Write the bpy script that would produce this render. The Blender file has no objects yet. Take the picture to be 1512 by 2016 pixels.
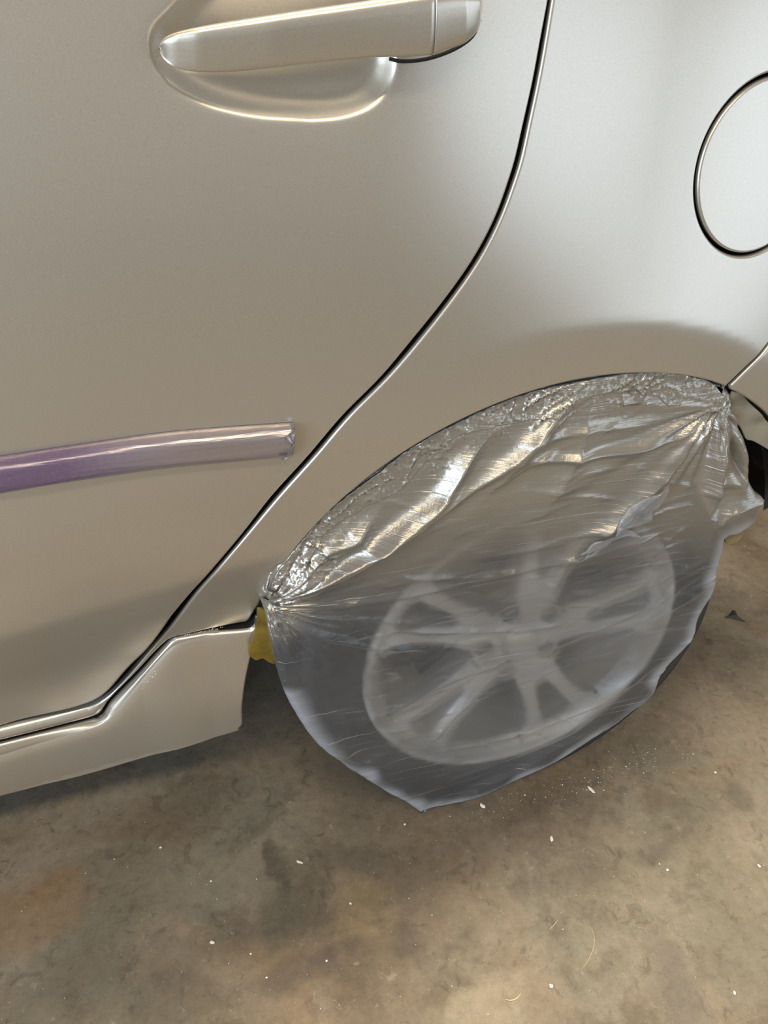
import bpy, bmesh, math, random
import numpy as np
from mathutils import Vector, Matrix
from mathutils.geometry import delaunay_2d_cdt

R_ = math.radians
scene = bpy.context.scene
COL = scene.collection
random.seed(5)
RNG = np.random.default_rng(5)

# ------------------------------------------------------------------ camera
W_PX, H_PX = 1512.0, 2016.0
CAM = np.array([-0.4204, -0.58357, 0.96246])          # a crouching photographer beside the rear door
PITCH, YAW, ROLL, FPX = 0.592114, 0.345319, 0.0678318, 1524.5


def cam_axes():
    p, y, r = PITCH, YAW, ROLL
    f = np.array([math.sin(y) * math.cos(p), math.cos(y) * math.cos(p), -math.sin(p)])
    rt = np.array([math.cos(y), -math.sin(y), 0.0])
    up = np.cross(rt, f)
    c, s = math.cos(r), math.sin(r)
    return c * rt + s * up, -s * rt + c * up, f


AX_R, AX_U, AX_F = cam_axes()
cam_data = bpy.data.cameras.new('camera')
cam = bpy.data.objects.new('camera', cam_data)
COL.objects.link(cam)
m3 = Matrix((AX_R, AX_U, -AX_F)).transposed()
cam.matrix_world = Matrix.Translation(Vector(CAM)) @ m3.to_4x4()
cam_data.sensor_fit = 'VERTICAL'
cam_data.sensor_height = 24.0
cam_data.lens = FPX / H_PX * 24.0
cam_data.clip_start = 0.02
scene.camera = cam

# ------------------------------------------------------------------ light
world = bpy.data.worlds.new('garage_air')
scene.world = world
world.use_nodes = True
bg = world.node_tree.nodes['Background']
bg.inputs['Color'].default_value = (0.62, 0.57, 0.50, 1)
bg.inputs['Strength'].default_value = 0.40


def area(name, loc, target, sx, sy, power, color):
    d = bpy.data.lights.new(name, 'AREA')
    d.shape = 'RECTANGLE'
    d.size, d.size_y = sx, sy
    d.energy = power
    d.color = color
    o = bpy.data.objects.new(name, d)
    COL.objects.link(o)
    o.location = loc
    o.rotation_euler = (Vector(target) - Vector(loc)).to_track_quat('-Z', 'Y').to_euler()
    return o


WARM = (1.0, 0.83, 0.60)
COOL = (0.72, 0.85, 1.0)
# tube lamps on the garage ceiling: a row above the car (its shadow edge falls just outside the sill), one out in front
area('ceiling_lamp', (0.6, 0.29, 2.7), (0.6, 0.29, 0), 2.8, 0.10, 62, WARM)
area('ceiling_lamp', (-0.8, -1.5, 2.7), (-0.8, -1.5, 0), 2.4, 0.30, 34, WARM)
# daylight through the garage doorways at both ends
area('doorway_daylight', (4.6, -3.0, 1.25), (0, -0.2, 0.6), 5.0, 2.4, 42, COOL)
area('doorway_daylight', (-4.0, -2.9, 1.2), (0, -0.1, 0.4), 2.2, 2.3, 115, COOL)

vs = scene.view_settings
vs.view_transform = 'Standard'
vs.look = 'None'
vs.gamma = 1.0
vs.use_curve_mapping = False
vs.exposure = 0.6
scene.cycles.use_denoising = True
scene.cycles.max_bounces = 10
scene.cycles.transparent_max_bounces = 16
scene.cycles.sample_clamp_indirect = 4.0


# ------------------------------------------------------------------ 2-D helpers
def ray_dir(px):
    px = np.atleast_2d(np.asarray(px, float))
    a = (px[:, 0] - W_PX / 2) / FPX
    b = -(px[:, 1] - H_PX / 2) / FPX
    return AX_F + a[:, None] * AX_R + b[:, None] * AX_U


def to_surf(px, Y):
    """Traced points of the photograph -> (x, z) on the surface y = Y(x, z)."""
    d = ray_dir(px)
    y = np.zeros(len(d))
    for _ in range(40):
        t = (y - CAM[1]) / d[:, 1]
        x = CAM[0] + t * d[:, 0]
        z = CAM[2] + t * d[:, 2]
        y = 0.5 * y + 0.5 * Y(x, z)
    return np.stack([x, z], 1)


def flat(v):
    return lambda x, z: np.zeros_like(x) + v


def to_floor(px, h=0.0):
    d = ray_dir(px)
    t = (h - CAM[2]) / d[:, 2]
    return CAM + t[:, None] * d


def smooth(pts, step=0.004):
    """Catmull-Rom through pts, resampled at an even step."""
    p = np.asarray(pts, float)
    if len(p) > 2:
        q = np.vstack([2 * p[0] - p[1], p, 2 * p[-1] - p[-2]])
        out = []
        for i in range(1, len(q) - 2):
            t = np.linspace(0, 1, 24, endpoint=False)[:, None]
            a, b, c, d = q[i - 1], q[i], q[i + 1], q[i + 2]
            out.append(0.5 * (2 * b + (c - a) * t + (2 * a - 5 * b + 4 * c - d) * t ** 2 + (3 * b - a - 3 * c + d) * t ** 3))
        p = np.vstack(out + [p[-1:]])
    s = np.r_[0, np.cumsum(np.hypot(*np.diff(p, axis=0).T))]
    n = max(2, int(round(s[-1] / step)) + 1)
    u = np.linspace(0, s[-1], n)
    return np.stack([np.interp(u, s, p[:, 0]), np.interp(u, s, p[:, 1])], 1)


def soften(c, sigma):
    """Even out hand-traced wobble along an open curve; its ends stay put."""
    st = np.hypot(*np.diff(c, axis=0).T).mean()
    k = max(1, int(3 * sigma / st))
    w = np.exp(-0.5 * (np.arange(-k, k + 1) * st / sigma) ** 2)
    w /= w.sum()
    q = np.vstack([2 * c[0] - c[k:0:-1], c, 2 * c[-1] - c[-2:-k - 2:-1]])
    return np.stack([np.convolve(q[:, i], w, 'valid') for i in (0, 1)], 1)


def join(*curves):
    out = []
    for c in curves:
        for p in c:
            if not out or np.hypot(*(p - out[-1])) > 1e-4:
                out.append(p)
    if np.hypot(*(out[0] - out[-1])) < 1e-4:
        out.pop()
    return np.array(out)


def ring(cx, cz, r, n):
    t = np.linspace(0, 2 * math.pi, n, endpoint=False)
    return np.stack([cx + r * np.cos(t), cz + r * np.sin(t)], 1)


def seg_dist(P, poly, closed=True, want_t=False):
    A = poly
    B = np.roll(poly, -1, 0) if closed else poly[1:]
    if not closed:
        A = poly[:-1]
    out = np.empty(len(P))
    for i in range(0, len(P), 1500):
        p = P[i:i + 1500]
        ab = (B - A)[None]
        ap = p[:, None] - A[None]
        t = np.clip((ap * ab).sum(2) / np.maximum((ab ** 2).sum(2), 1e-14), 0, 1)
        d = np.hypot(*(ap - t[..., None] * ab).transpose(2, 0, 1))
        out[i:i + 1500] = d.min(1)
    return out


def inside(P, poly):
    x, y = P[:, 0], P[:, 1]
    r = np.zeros(len(P), bool)
    a, b = poly, np.roll(poly, -1, 0)
    for (x0, y0), (x1, y1) in zip(a, b):
        if y0 == y1:
            continue
        c = ((y0 > y) != (y1 > y)) & (x < (x1 - x0) * (y - y0) / (y1 - y0) + x0)
        r ^= c
    return r


def area2(poly):
    x, y = poly.T
    return 0.5 * np.sum(x * np.roll(y, -1) - y * np.roll(x, -1))


def offset_in(poly, d):
    p = poly if area2(poly) > 0 else poly[::-1]
    t = np.roll(p, -1, 0) - np.roll(p, 1, 0)
    t /= np.maximum(np.hypot(*t.T), 1e-9)[:, None]
    return p + np.stack([-t[:, 1], t[:, 0]], 1) * d


def sstep(a, b, x):
    t = np.clip((x - a) / (b - a), 0, 1)
    return t * t * (3 - 2 * t)


def hash2(ix, iy, s):
    h = (ix.astype(np.int64) * 374761393 + iy.astype(np.int64) * 668265263 + s * 974711) & 0x7fffffff
    h = ((h ^ (h >> 13)) * 1274126177) & 0x7fffffff
    return ((h ^ (h >> 16)) & 0xffff) / 65535.0


def vnoise(x, y, s=0):
    ix, iy = np.floor(x), np.floor(y)
    fx, fy = x - ix, y - iy
    fx = fx * fx * (3 - 2 * fx)
    fy = fy * fy * (3 - 2 * fy)
    a, b = hash2(ix, iy, s), hash2(ix + 1, iy, s)
    c, d = hash2(ix, iy + 1, s), hash2(ix + 1, iy + 1, s)
    return (a + (b - a) * fx) * (1 - fy) + (c + (d - c) * fx) * fy


def crumple(u, v, f, s):
    """Crisp crossing creases of crumpled foil, 0..1."""
    out = np.zeros_like(u)
    for k in range(4):
        th = s + k * 0.83
        p = (u * math.cos(th) + v * math.sin(th)) * f + 2.2 * vnoise(u * f * 0.45 + k * 7, v * f * 0.45, s + k)
        r = 1 - np.abs(2 * (p - np.floor(p)) - 1)
        r = r ** 7 * sstep(0.45, 0.7, vnoise(u * f * 0.8 + 3 * k, v * f * 0.8, s + 10 + k))
        out = np.maximum(out, r)
    return out


# ------------------------------------------------------------------ object helpers
def link(name, me, mat=None, parent=None, shade=True):
    if mat is not None:
        me.materials.clear()
        me.materials.append(mat)
    if shade:
        me.polygons.foreach_set('use_smooth', [True] * len(me.polygons))
    o = bpy.data.objects.new(name, me)
    COL.objects.link(o)
    if parent is not None:
        o.parent = parent
    return o


def obj_bm(name, bm, mat, parent=None, shade=True):
    bmesh.ops.recalc_face_normals(bm, faces=bm.faces)
    me = bpy.data.meshes.new(name)
    bm.to_mesh(me)
    bm.free()
    return link(name, me, mat, parent, shade)


def obj_py(name, V, F, mat, parent=None, shade=True, fix=False):
    me = bpy.data.meshes.new(name)
    me.from_pydata([tuple(map(float, v)) for v in V], [], [tuple(map(int, f)) for f in F])
    me.validate()
    if fix:
        bm = bmesh.new()
        bm.from_mesh(me)
        bmesh.ops.recalc_face_normals(bm, faces=bm.faces)
        bm.to_mesh(me)
        bm.free()
    me.update()
    return link(name, me, mat, parent, shade)


def thing(name, label, cat, loc=(0, 0, 0), group=None):
    o = bpy.data.objects.new(name, None)
    COL.objects.link(o)
    o.location = loc
    o.empty_display_size = 0.05
    tag(o, label, cat, group)
    return o


def tag(o, label=None, cat=None, group=None, kind=None):
    if label:
        o['label'] = label
    if cat:
        o['category'] = cat
    if group:
        o['group'] = group
    if kind:
        o['kind'] = kind
    return o


def offset_loop(p, d):
    """Mitred offset of a closed loop to its left by d (same number of points)."""
    e = np.roll(p, -1, 0) - p
    e /= np.maximum(np.hypot(*e.T), 1e-9)[:, None]
    e0 = np.roll(e, 1, 0)
    n0 = np.stack([-e0[:, 1], e0[:, 0]], 1)
    n1 = np.stack([-e[:, 1], e[:, 0]], 1)
    m = n0 + n1
    k = np.clip((m * n1).sum(1), 0.45, 4)
    return p + m * (d / k)[:, None]


def offset_open(c, d):
    t = np.gradient(c, axis=0)
    t /= np.maximum(np.hypot(*t.T), 1e-9)[:, None]
    return c + np.stack([-t[:, 1], t[:, 0]], 1) * d


def panel(name, outline, Y, mat, parent=None, holes=(), step=0.008, roll=0.0035, depth=0.015, refine=(), edge_mat=None, feature=(),
          fr=(0, 0.06, 0.2, 0.42, 0.7, 1.0)):
    """Sheet-metal panel: outline in (x, z), outer face y = Y(x, z), edges rolled over and turned inwards."""
    ccw = lambda l: l if area2(l) > 0 else l[::-1]
    loops = [ccw(np.asarray(outline))] + [ccw(np.asarray(h))[::-1] for h in holes]
    VV, NN, faces, fm, inner = [], [], [], [], []

    def grad(x, z, e=0.0006):
        y = Y(x, z)
        return y, (Y(x + e, z) - y) / e, (Y(x, z + e) - y) / e

    def left_normal(l):
        e = np.roll(l, -1, 0) - np.roll(l, 1, 0)
        e /= np.maximum(np.hypot(*e.T), 1e-9)[:, None]
        return np.stack([-e[:, 1], e[:, 0]], 1)
    for l in loops:
        n = len(l)
        prev = None
        yo = Y(l[:, 0], l[:, 1]) + roll
        w = left_normal(l)
        for dy, mi in ((depth, 1), (min(0.0015, depth * 0.2), 1)):
            ids = list(range(len(VV), len(VV) + n))
            VV += [(p[0], y + dy, p[1]) for p, y in zip(l, yo)]
            NN += [(-a, 0.0, -b) for a, b in w]
            if prev:
                for i in range(n):
                    j = (i + 1) % n
                    faces.append((prev[i], prev[j], ids[j], ids[i]))
                    fm.append(1)
            prev = ids
        for f in fr:
            d = f * roll
            q = offset_loop(l, d)
            y, gx, gz = grad(q[:, 0], q[:, 1])
            h = math.sqrt(max(roll ** 2 - (roll - d) ** 2, 0))
            y = y + roll - h
            sl = -(roll - d) / max(h, roll * 0.02)
            NN += list(zip(gx + sl * w[:, 0], -np.ones(n), gz + sl * w[:, 1]))
            ids = list(range(len(VV), len(VV) + n))
            VV += [(p[0], yy, p[1]) for p, yy in zip(q, y)]
            for i in range(n):
                j = (i + 1) % n
                faces.append((prev[i], prev[j], ids[j], ids[i]))
                fm.append(0)
            prev = ids
        inner.append((q, prev))
    iloops = [q for q, _ in inner]

    def within(P):
        k = inside(P, iloops[0])
        for h in iloops[1:]:
            k &= ~inside(P, h)
        return k
    lo, hi = outline.min(0), outline.max(0)

    def grid(lo, hi, s):
        nx, nz = int((hi[0] - lo[0]) / s) + 2, int((hi[1] - lo[1]) / (s * 0.866)) + 2
        i, j = np.meshgrid(np.arange(nx), np.arange(nz))
        return np.stack([(lo[0] + (i + 0.5 * (j % 2)) * s).ravel(), (lo[1] + j * s * 0.866).ravel()], 1)
    g = grid(lo, hi, step)
    for poly, st in refine:
        g = g[~inside(g, poly)]
        f = grid(poly.min(0), poly.max(0), st)
        g = np.vstack([g, f[inside(f, poly)]])
    g = g[within(g)]
    g = g[np.min([seg_dist(g, l) for l in iloops], 0) > 0.0012]
    for l in feature:
        k = ((g > l.min(0) - 0.002) & (g < l.max(0) + 0.002)).all(1)
        ok = np.ones(len(g), bool)
        ok[k] = seg_dist(g[k], l, closed=False) > 0.0011
        g = g[ok]
    base = np.vstack(iloops)
    gid = [i for _, ids in inner for i in ids]
    edges, n0 = [], 0
    for l in iloops:
        n = len(l)
        edges += [(n0 + i, n0 + (i + 1) % n) for i in range(n)]
        n0 += n
    for l in feature:
        k = within(l) & (np.min([seg_dist(l, q) for q in iloops], 0) > 0.0012)
        b0 = len(base)
        base = np.vstack([base, l])
        edges += [(b0 + i, b0 + i + 1) for i in range(len(l) - 1) if k[i] and k[i + 1]]
    P = np.vstack([base, g])
    vo, eo, fo, ov, oe, of = delaunay_2d_cdt([Vector(p) for p in P], edges, [], 0, 1e-7)
    V2 = np.array([tuple(v) for v in vo])
    F = np.array([f for f in fo if len(f) == 3])
    F = F[within(V2[F].mean(1))]
    A = V2[F]
    cr = (A[:, 1, 0] - A[:, 0, 0]) * (A[:, 2, 1] - A[:, 0, 1]) - (A[:, 1, 1] - A[:, 0, 1]) * (A[:, 2, 0] - A[:, 0, 0])
    F[cr < 0] = F[cr < 0][:, ::-1]
    y, gx, gz = grad(V2[:, 0], V2[:, 1])
    mp = np.full(len(V2), -1)
    for i, src in enumerate(ov):
        for q in src:
            if q < len(gid):
                mp[i] = gid[q]
    for i in range(len(V2)):
        if mp[i] < 0:
            mp[i] = len(VV)
            VV.append((V2[i, 0], y[i], V2[i, 1]))
            NN.append((gx[i], -1.0, gz[i]))
    F = F[(mp[F] >= 0).all(1)]
    faces += [tuple(mp[f]) for f in F]
    fm += [0] * len(F)
    me = bpy.data.meshes.new(name)
    me.from_pydata([tuple(map(float, v)) for v in VV], [], [tuple(map(int, f)) for f in faces])
    me.materials.append(mat)
    me.materials.append(edge_mat or mat)
    me.polygons.foreach_set('material_index', fm)
    me.polygons.foreach_set('use_smooth', [True] * len(faces))
    me.update()
    NN = np.array(NN, float)
    NN /= np.linalg.norm(NN, axis=1)[:, None]
    at = me.attributes.new('custom_normal', 'FLOAT_VECTOR', 'POINT')
    at.data.foreach_set('vector', NN.astype(np.float32).ravel())
    o = bpy.data.objects.new(name, me)
    COL.objects.link(o)
    o.parent = parent
    return o


def lathe(name, prof, mat, parent, c=(0, 0, 0.314), n=96, a0=0, a1=2 * math.pi):
    """Revolve (radius, y) about the wheel axle."""
    full = abs(a1 - a0 - 2 * math.pi) < 1e-6
    V, F = [], []
    m = len(prof)
    na = n if full else n + 1
    for i in range(na):
        t = a0 + (a1 - a0) * i / n
        for r, y in prof:
            V.append((c[0] + r * math.cos(t), c[1] + y, c[2] + r * math.sin(t)))
    for i in range(n):
        k = (i + 1) % na
        for j in range(m - 1):
            F.append((i * m + j, k * m + j, k * m + j + 1, i * m + j + 1))
    return obj_py(name, V, F, mat, parent, fix=True)


def box_bm(bm, x0, x1, y0, y1, z0, z1):
    v = [bm.verts.new((x, y, z)) for x in (x0, x1) for y in (y0, y1) for z in (z0, z1)]
    for f in ((0, 1, 3, 2), (4, 6, 7, 5), (0, 4, 5, 1), (2, 3, 7, 6), (0, 2, 6, 4), (1, 5, 7, 3)):
        bm.faces.new([v[i] for i in f])


# ------------------------------------------------------------------ materials
class NT:
    def __init__(s, name):
        s.m = bpy.data.materials.new(name)
        s.m.use_nodes = True
        s.t = s.m.node_tree
        s.t.nodes.clear()
        s.out = s.n('ShaderNodeOutputMaterial')

    def n(s, typ, **kw):
        nd = s.t.nodes.new(typ)
        for k, v in kw.items():
            if k.startswith('i_'):
                nd.inputs[k[2:].replace('_', ' ')].default_value = v
            else:
                setattr(nd, k, v)
        return nd

    def l(s, a, b):
        s.t.links.new(a, b)

    def noise(s, vec, scale, detail=4, rough=0.55, dist=0.0):
        nd = s.n('ShaderNodeTexNoise')
        nd.inputs['Scale'].default_value = scale
        nd.inputs['Detail'].default_value = detail
        nd.inputs['Roughness'].default_value = rough
        nd.inputs['Distortion'].default_value = dist
        if vec is not None:
            s.l(vec, nd.inputs['Vector'])
        return nd.outputs['Fac']

    def ramp(s, fac, stops):
        nd = s.n('ShaderNodeValToRGB')
        e = nd.color_ramp.elements
        while len(e) < len(stops):
            e.new(0.5)
        for x, (p, c) in zip(e, stops):
            x.position = p
            x.color = c if len(c) == 4 else (*c, 1)
        s.l(fac, nd.inputs['Fac'])
        return nd.outputs['Color']

    def mixc(s, fac, a, b, mode='MIX'):
        nd = s.n('ShaderNodeMix', data_type='RGBA', blend_type=mode)
        for v, k in ((fac, 0), (a, 6), (b, 7)):
            if hasattr(v, 'is_linked'):
                s.l(v, nd.inputs[k])
            else:
                nd.inputs[k].default_value = v if not isinstance(v, tuple) else (*v, 1)[:4]
        return nd.outputs[2]

    def math(s, op, a, b=0.0, c=None, clamp=False):
        nd = s.n('ShaderNodeMath', operation=op, use_clamp=clamp)
        for i, v in enumerate((a, b) if c is None else (a, b, c)):
            if hasattr(v, 'is_linked'):
                s.l(v, nd.inputs[i])
            else:
                nd.inputs[i].default_value = v
        return nd.outputs[0]

    def coord(s, kind='Object', scale=None, rot=None, loc=None):
        c = s.n('ShaderNodeTexCoord').outputs[kind]
        if scale or rot or loc:
            mp = s.n('ShaderNodeMapping')
            s.l(c, mp.inputs['Vector'])
            if scale:
                mp.inputs['Scale'].default_value = scale
            if rot:
                mp.inputs['Rotation'].default_value = rot
            if loc:
                mp.inputs['Location'].default_value = loc
            c = mp.outputs['Vector']
        return c

    def bump(s, h, strength, dist, normal=None):
        b = s.n('ShaderNodeBump')
        b.inputs['Strength'].default_value = strength
        b.inputs['Distance'].default_value = dist
        s.l(h, b.inputs['Height'])
        if normal is not None:
            s.l(normal, b.inputs['Normal'])
        return b.outputs['Normal']

    def bsdf(s, **kw):
        p = s.n('ShaderNodeBsdfPrincipled')
        for k, v in kw.items():
            k = k.replace('_', ' ')
            if hasattr(v, 'is_linked'):
                s.l(v, p.inputs[k])
            else:
                p.inputs[k].default_value = v if not isinstance(v, tuple) else (*v, 1)[:4]
        return p

    def done(s, shader):
        s.l(shader, s.out.inputs['Surface'])
        return s.m


def simple(name, col, rough=0.5, metal=0.0, var=0.08, scale=40, bump=0.0, **kw):
    t = NT(name)
    c = t.coord()
    f = t.noise(c, scale, 4)
    a = tuple(x * (1 - var) for x in col)
    b = tuple(min(1, x * (1 + var)) for x in col)
    colr = t.ramp(f, [(0.3, a), (0.7, b)])
    p = t.bsdf(Base_Color=colr, Roughness=rough, Metallic=metal, **kw)
    if bump:
        t.l(t.bump(t.noise(c, scale * 3, 5), bump, 0.002), p.inputs['Normal'])
    return t.done(p.outputs[0])


def mat_paint():
    t = NT('silver_paint')
    c = t.coord()
    flake = t.noise(c, 1400, 2, 0.6)
    col = t.ramp(flake, [(0.3, (0.53, 0.505, 0.45)), (0.7, (0.63, 0.605, 0.55))])
    cloud = t.noise(c, 5.0, 2, 0.5)
    rough = t.math('MULTIPLY_ADD', cloud, 0.04, 0.285)
    p = t.bsdf(Base_Color=col, Metallic=0.80, Roughness=rough, Coat_Weight=0.12, Coat_Roughness=0.12)
    t.l(t.bump(flake, 0.05, 0.0006), p.inputs['Normal'])
    return t.done(p.outputs[0])


def mat_floor():
    t = NT('stained_concrete')
    c = t.coord()
    cw = t.n('ShaderNodeVectorMath', operation='ADD')
    nz = t.n('ShaderNodeTexNoise')
    nz.inputs['Scale'].default_value = 7
    nz.inputs['Detail'].default_value = 5
    t.l(c, nz.inputs['Vector'])
    sc = t.n('ShaderNodeVectorMath', operation='SCALE')
    sc.inputs['Scale'].default_value = 0.10
    t.l(nz.outputs['Color'], sc.inputs[0])
    t.l(c, cw.inputs[0])
    t.l(sc.outputs[0], cw.inputs[1])
    v = cw.outputs[0]
    big = t.noise(v, 3.2, 6, 0.62)
    mid = t.noise(v, 11, 8, 0.68)
    fine = t.noise(c, 70, 6, 0.7)
    grit = t.noise(c, 420, 3, 0.7)
    col = t.ramp(big, [(0.34, (0.145, 0.113, 0.080)), (0.46, (0.228, 0.185, 0.134)), (0.56, (0.295, 0.248, 0.186)), (0.68, (0.30, 0.268, 0.215))])
    # grey-green oily clouds and rusty brown ones
    f = t.ramp(t.noise(v, 5.1, 7, 0.7), [(0.48, (0, 0, 0)), (0.60, (1, 1, 1))])
    col = t.mixc(t.math('MULTIPLY', f, 0.6), col, (0.195, 0.19, 0.145))
    f = t.ramp(t.noise(t.coord(loc=(3.1, 1.7, 0)), 4.3, 7, 0.72, 0.6), [(0.53, (0, 0, 0)), (0.66, (1, 1, 1))])
    col = t.mixc(t.math('MULTIPLY', f, 0.45), col, (0.25, 0.17, 0.10))
    f = t.ramp(mid, [(0.53, (0, 0, 0)), (0.63, (1, 1, 1))])
    col = t.mixc(t.math('MULTIPLY', f, 0.45), col, (0.12, 0.095, 0.072))
    f = t.ramp(t.noise(c, 34, 6, 0.75, 0.8), [(0.575, (0, 0, 0)), (0.615, (1, 1, 1))])
    col = t.mixc(t.math('MULTIPLY', f, 0.45), col, (0.10, 0.088, 0.07))
    f = t.ramp(mid, [(0.26, (1, 1, 1)), (0.42, (0, 0, 0))])
    col = t.mixc(t.math('MULTIPLY', f, 0.4), col, (0.40, 0.345, 0.27))
    f = t.ramp(t.noise(t.coord(loc=(5.3, 2.2, 0)), 62, 5, 0.7, 0.4), [(0.62, (0, 0, 0)), (0.67, (1, 1, 1))])
    col = t.mixc(t.math('MULTIPLY', f, 0.42), col, (0.12, 0.10, 0.08))
    f = t.ramp(t.noise(t.coord(loc=(1.3, 8.2, 0)), 48, 5, 0.7, 0.3), [(0.62, (0, 0, 0)), (0.67, (1, 1, 1))])
    col = t.mixc(t.math('MULTIPLY', f, 0.4), col, (0.42, 0.37, 0.30))
    # single stains where the photograph shows them
    for px, rx, ry, c_, k in (((60, 1775), 95, 45, (0.27, 0.175, 0.095), 0.5), ((100, 1735), 60, 25, (0.26, 0.165, 0.09), 0.45), ((560, 1790), 60, 50, (0.125, 0.115, 0.085), 0.65), ((690, 1885), 75, 20, (0.115, 0.09, 0.078), 0.75),
                              ((785, 1852), 45, 22, (0.12, 0.10, 0.08), 0.7), ((545, 1912), 70, 22, (0.12, 0.095, 0.08), 0.6), ((700, 1800), 55, 75, (0.34, 0.255, 0.145), 0.5), ((450, 1715), 130, 60, (0.27, 0.245, 0.19), 0.5),
                              ((1320, 1935), 45, 75, (0.19, 0.165, 0.145), 0.65), ((1290, 1668), 70, 18, (0.13, 0.11, 0.088), 0.6), ((1150, 1720), 90, 28, (0.15, 0.13, 0.10), 0.5), ((1455, 1570), 40, 45, (0.13, 0.11, 0.09), 0.5),
                              ((945, 1970), 65, 40, (0.42, 0.37, 0.28), 0.5), ((560, 1705), 14, 55, (0.11, 0.09, 0.075), 0.7), ((300, 1610), 130, 40, (0.19, 0.14, 0.095), 0.4), ((690, 1690), 60, 30, (0.135, 0.115, 0.09), 0.6)):
        p = to_floor([px])[0]
        mp = t.n('ShaderNodeMapping')
        mp.vector_type = 'TEXTURE'
        t.l(v, mp.inputs['Vector'])
        mp.inputs['Location'].default_value = (p[0] + 0.05, p[1] + 0.05, 0.05)
        mp.inputs['Scale'].default_value = (rx / 1250, ry * 1.3 / 1250, 1)
        ln = t.n('ShaderNodeVectorMath', operation='LENGTH')
        t.l(mp.outputs[0], ln.inputs[0])
        d = t.math('ADD', ln.outputs['Value'], t.math('MULTIPLY', t.math('SUBTRACT', mid, 0.5), 2.4))
        f = t.ramp(d, [(0.45, (1, 1, 1)), (1.0, (0, 0, 0))])
        col = t.mixc(t.math('MULTIPLY', f, k), col, c_)
    # fine scratches
    for ang, sd in ((0.5, 2.2), (-0.9, 7.7)):
        sv = t.coord(scale=(6, 190, 1), rot=(0, 0, ang), loc=(sd, sd, 0))
        f = t.ramp(t.noise(sv, 1.0, 3, 0.6), [(0.70, (0, 0, 0)), (0.78, (1, 1, 1))])
        col = t.mixc(t.math('MULTIPLY', f, 0.28), col, (0.46, 0.41, 0.33))
    sp = t.ramp(fine, [(0.30, (0.72, 0.72, 0.72)), (0.55, (1, 1, 1)), (0.75, (1.12, 1.12, 1.12))])
    col = t.mixc(0.75, col, sp, 'MULTIPLY')
    gp = t.ramp(grit, [(0.3, (0.86, 0.86, 0.86)), (0.7, (1.1, 1.1, 1.1))])
    col = t.mixc(0.8, col, gp, 'MULTIPLY')
    # tiny pale grains trodden into the surface
    vo = t.n('ShaderNodeTexVoronoi', feature='F1')
    vo.inputs['Scale'].default_value = 60
    vo.inputs['Randomness'].default_value = 1.0
    t.l(c, vo.inputs['Vector'])
    f = t.ramp(vo.outputs['Distance'], [(0.035, (1, 1, 1)), (0.06, (0, 0, 0))])
    cut = t.math('GREATER_THAN', t.noise(c, 25, 2), 0.56)
    col = t.mixc(t.math('MULTIPLY', t.math('MULTIPLY', f, cut), 0.55), col, (0.62, 0.58, 0.50))
    col = t.mixc(1.0, col, (0.86, 0.87, 0.88), 'MULTIPLY')
    rough = t.math('MULTIPLY_ADD', mid, 0.3, 0.42)
    p = t.bsdf(Base_Color=col, Roughness=rough, Specular_IOR_Level=0.35)
    t.l(t.bump(fine, 0.25, 0.002, t.bump(grit, 0.12, 0.001)), p.inputs['Normal'])
    return t.done(p.outputs[0])


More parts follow.
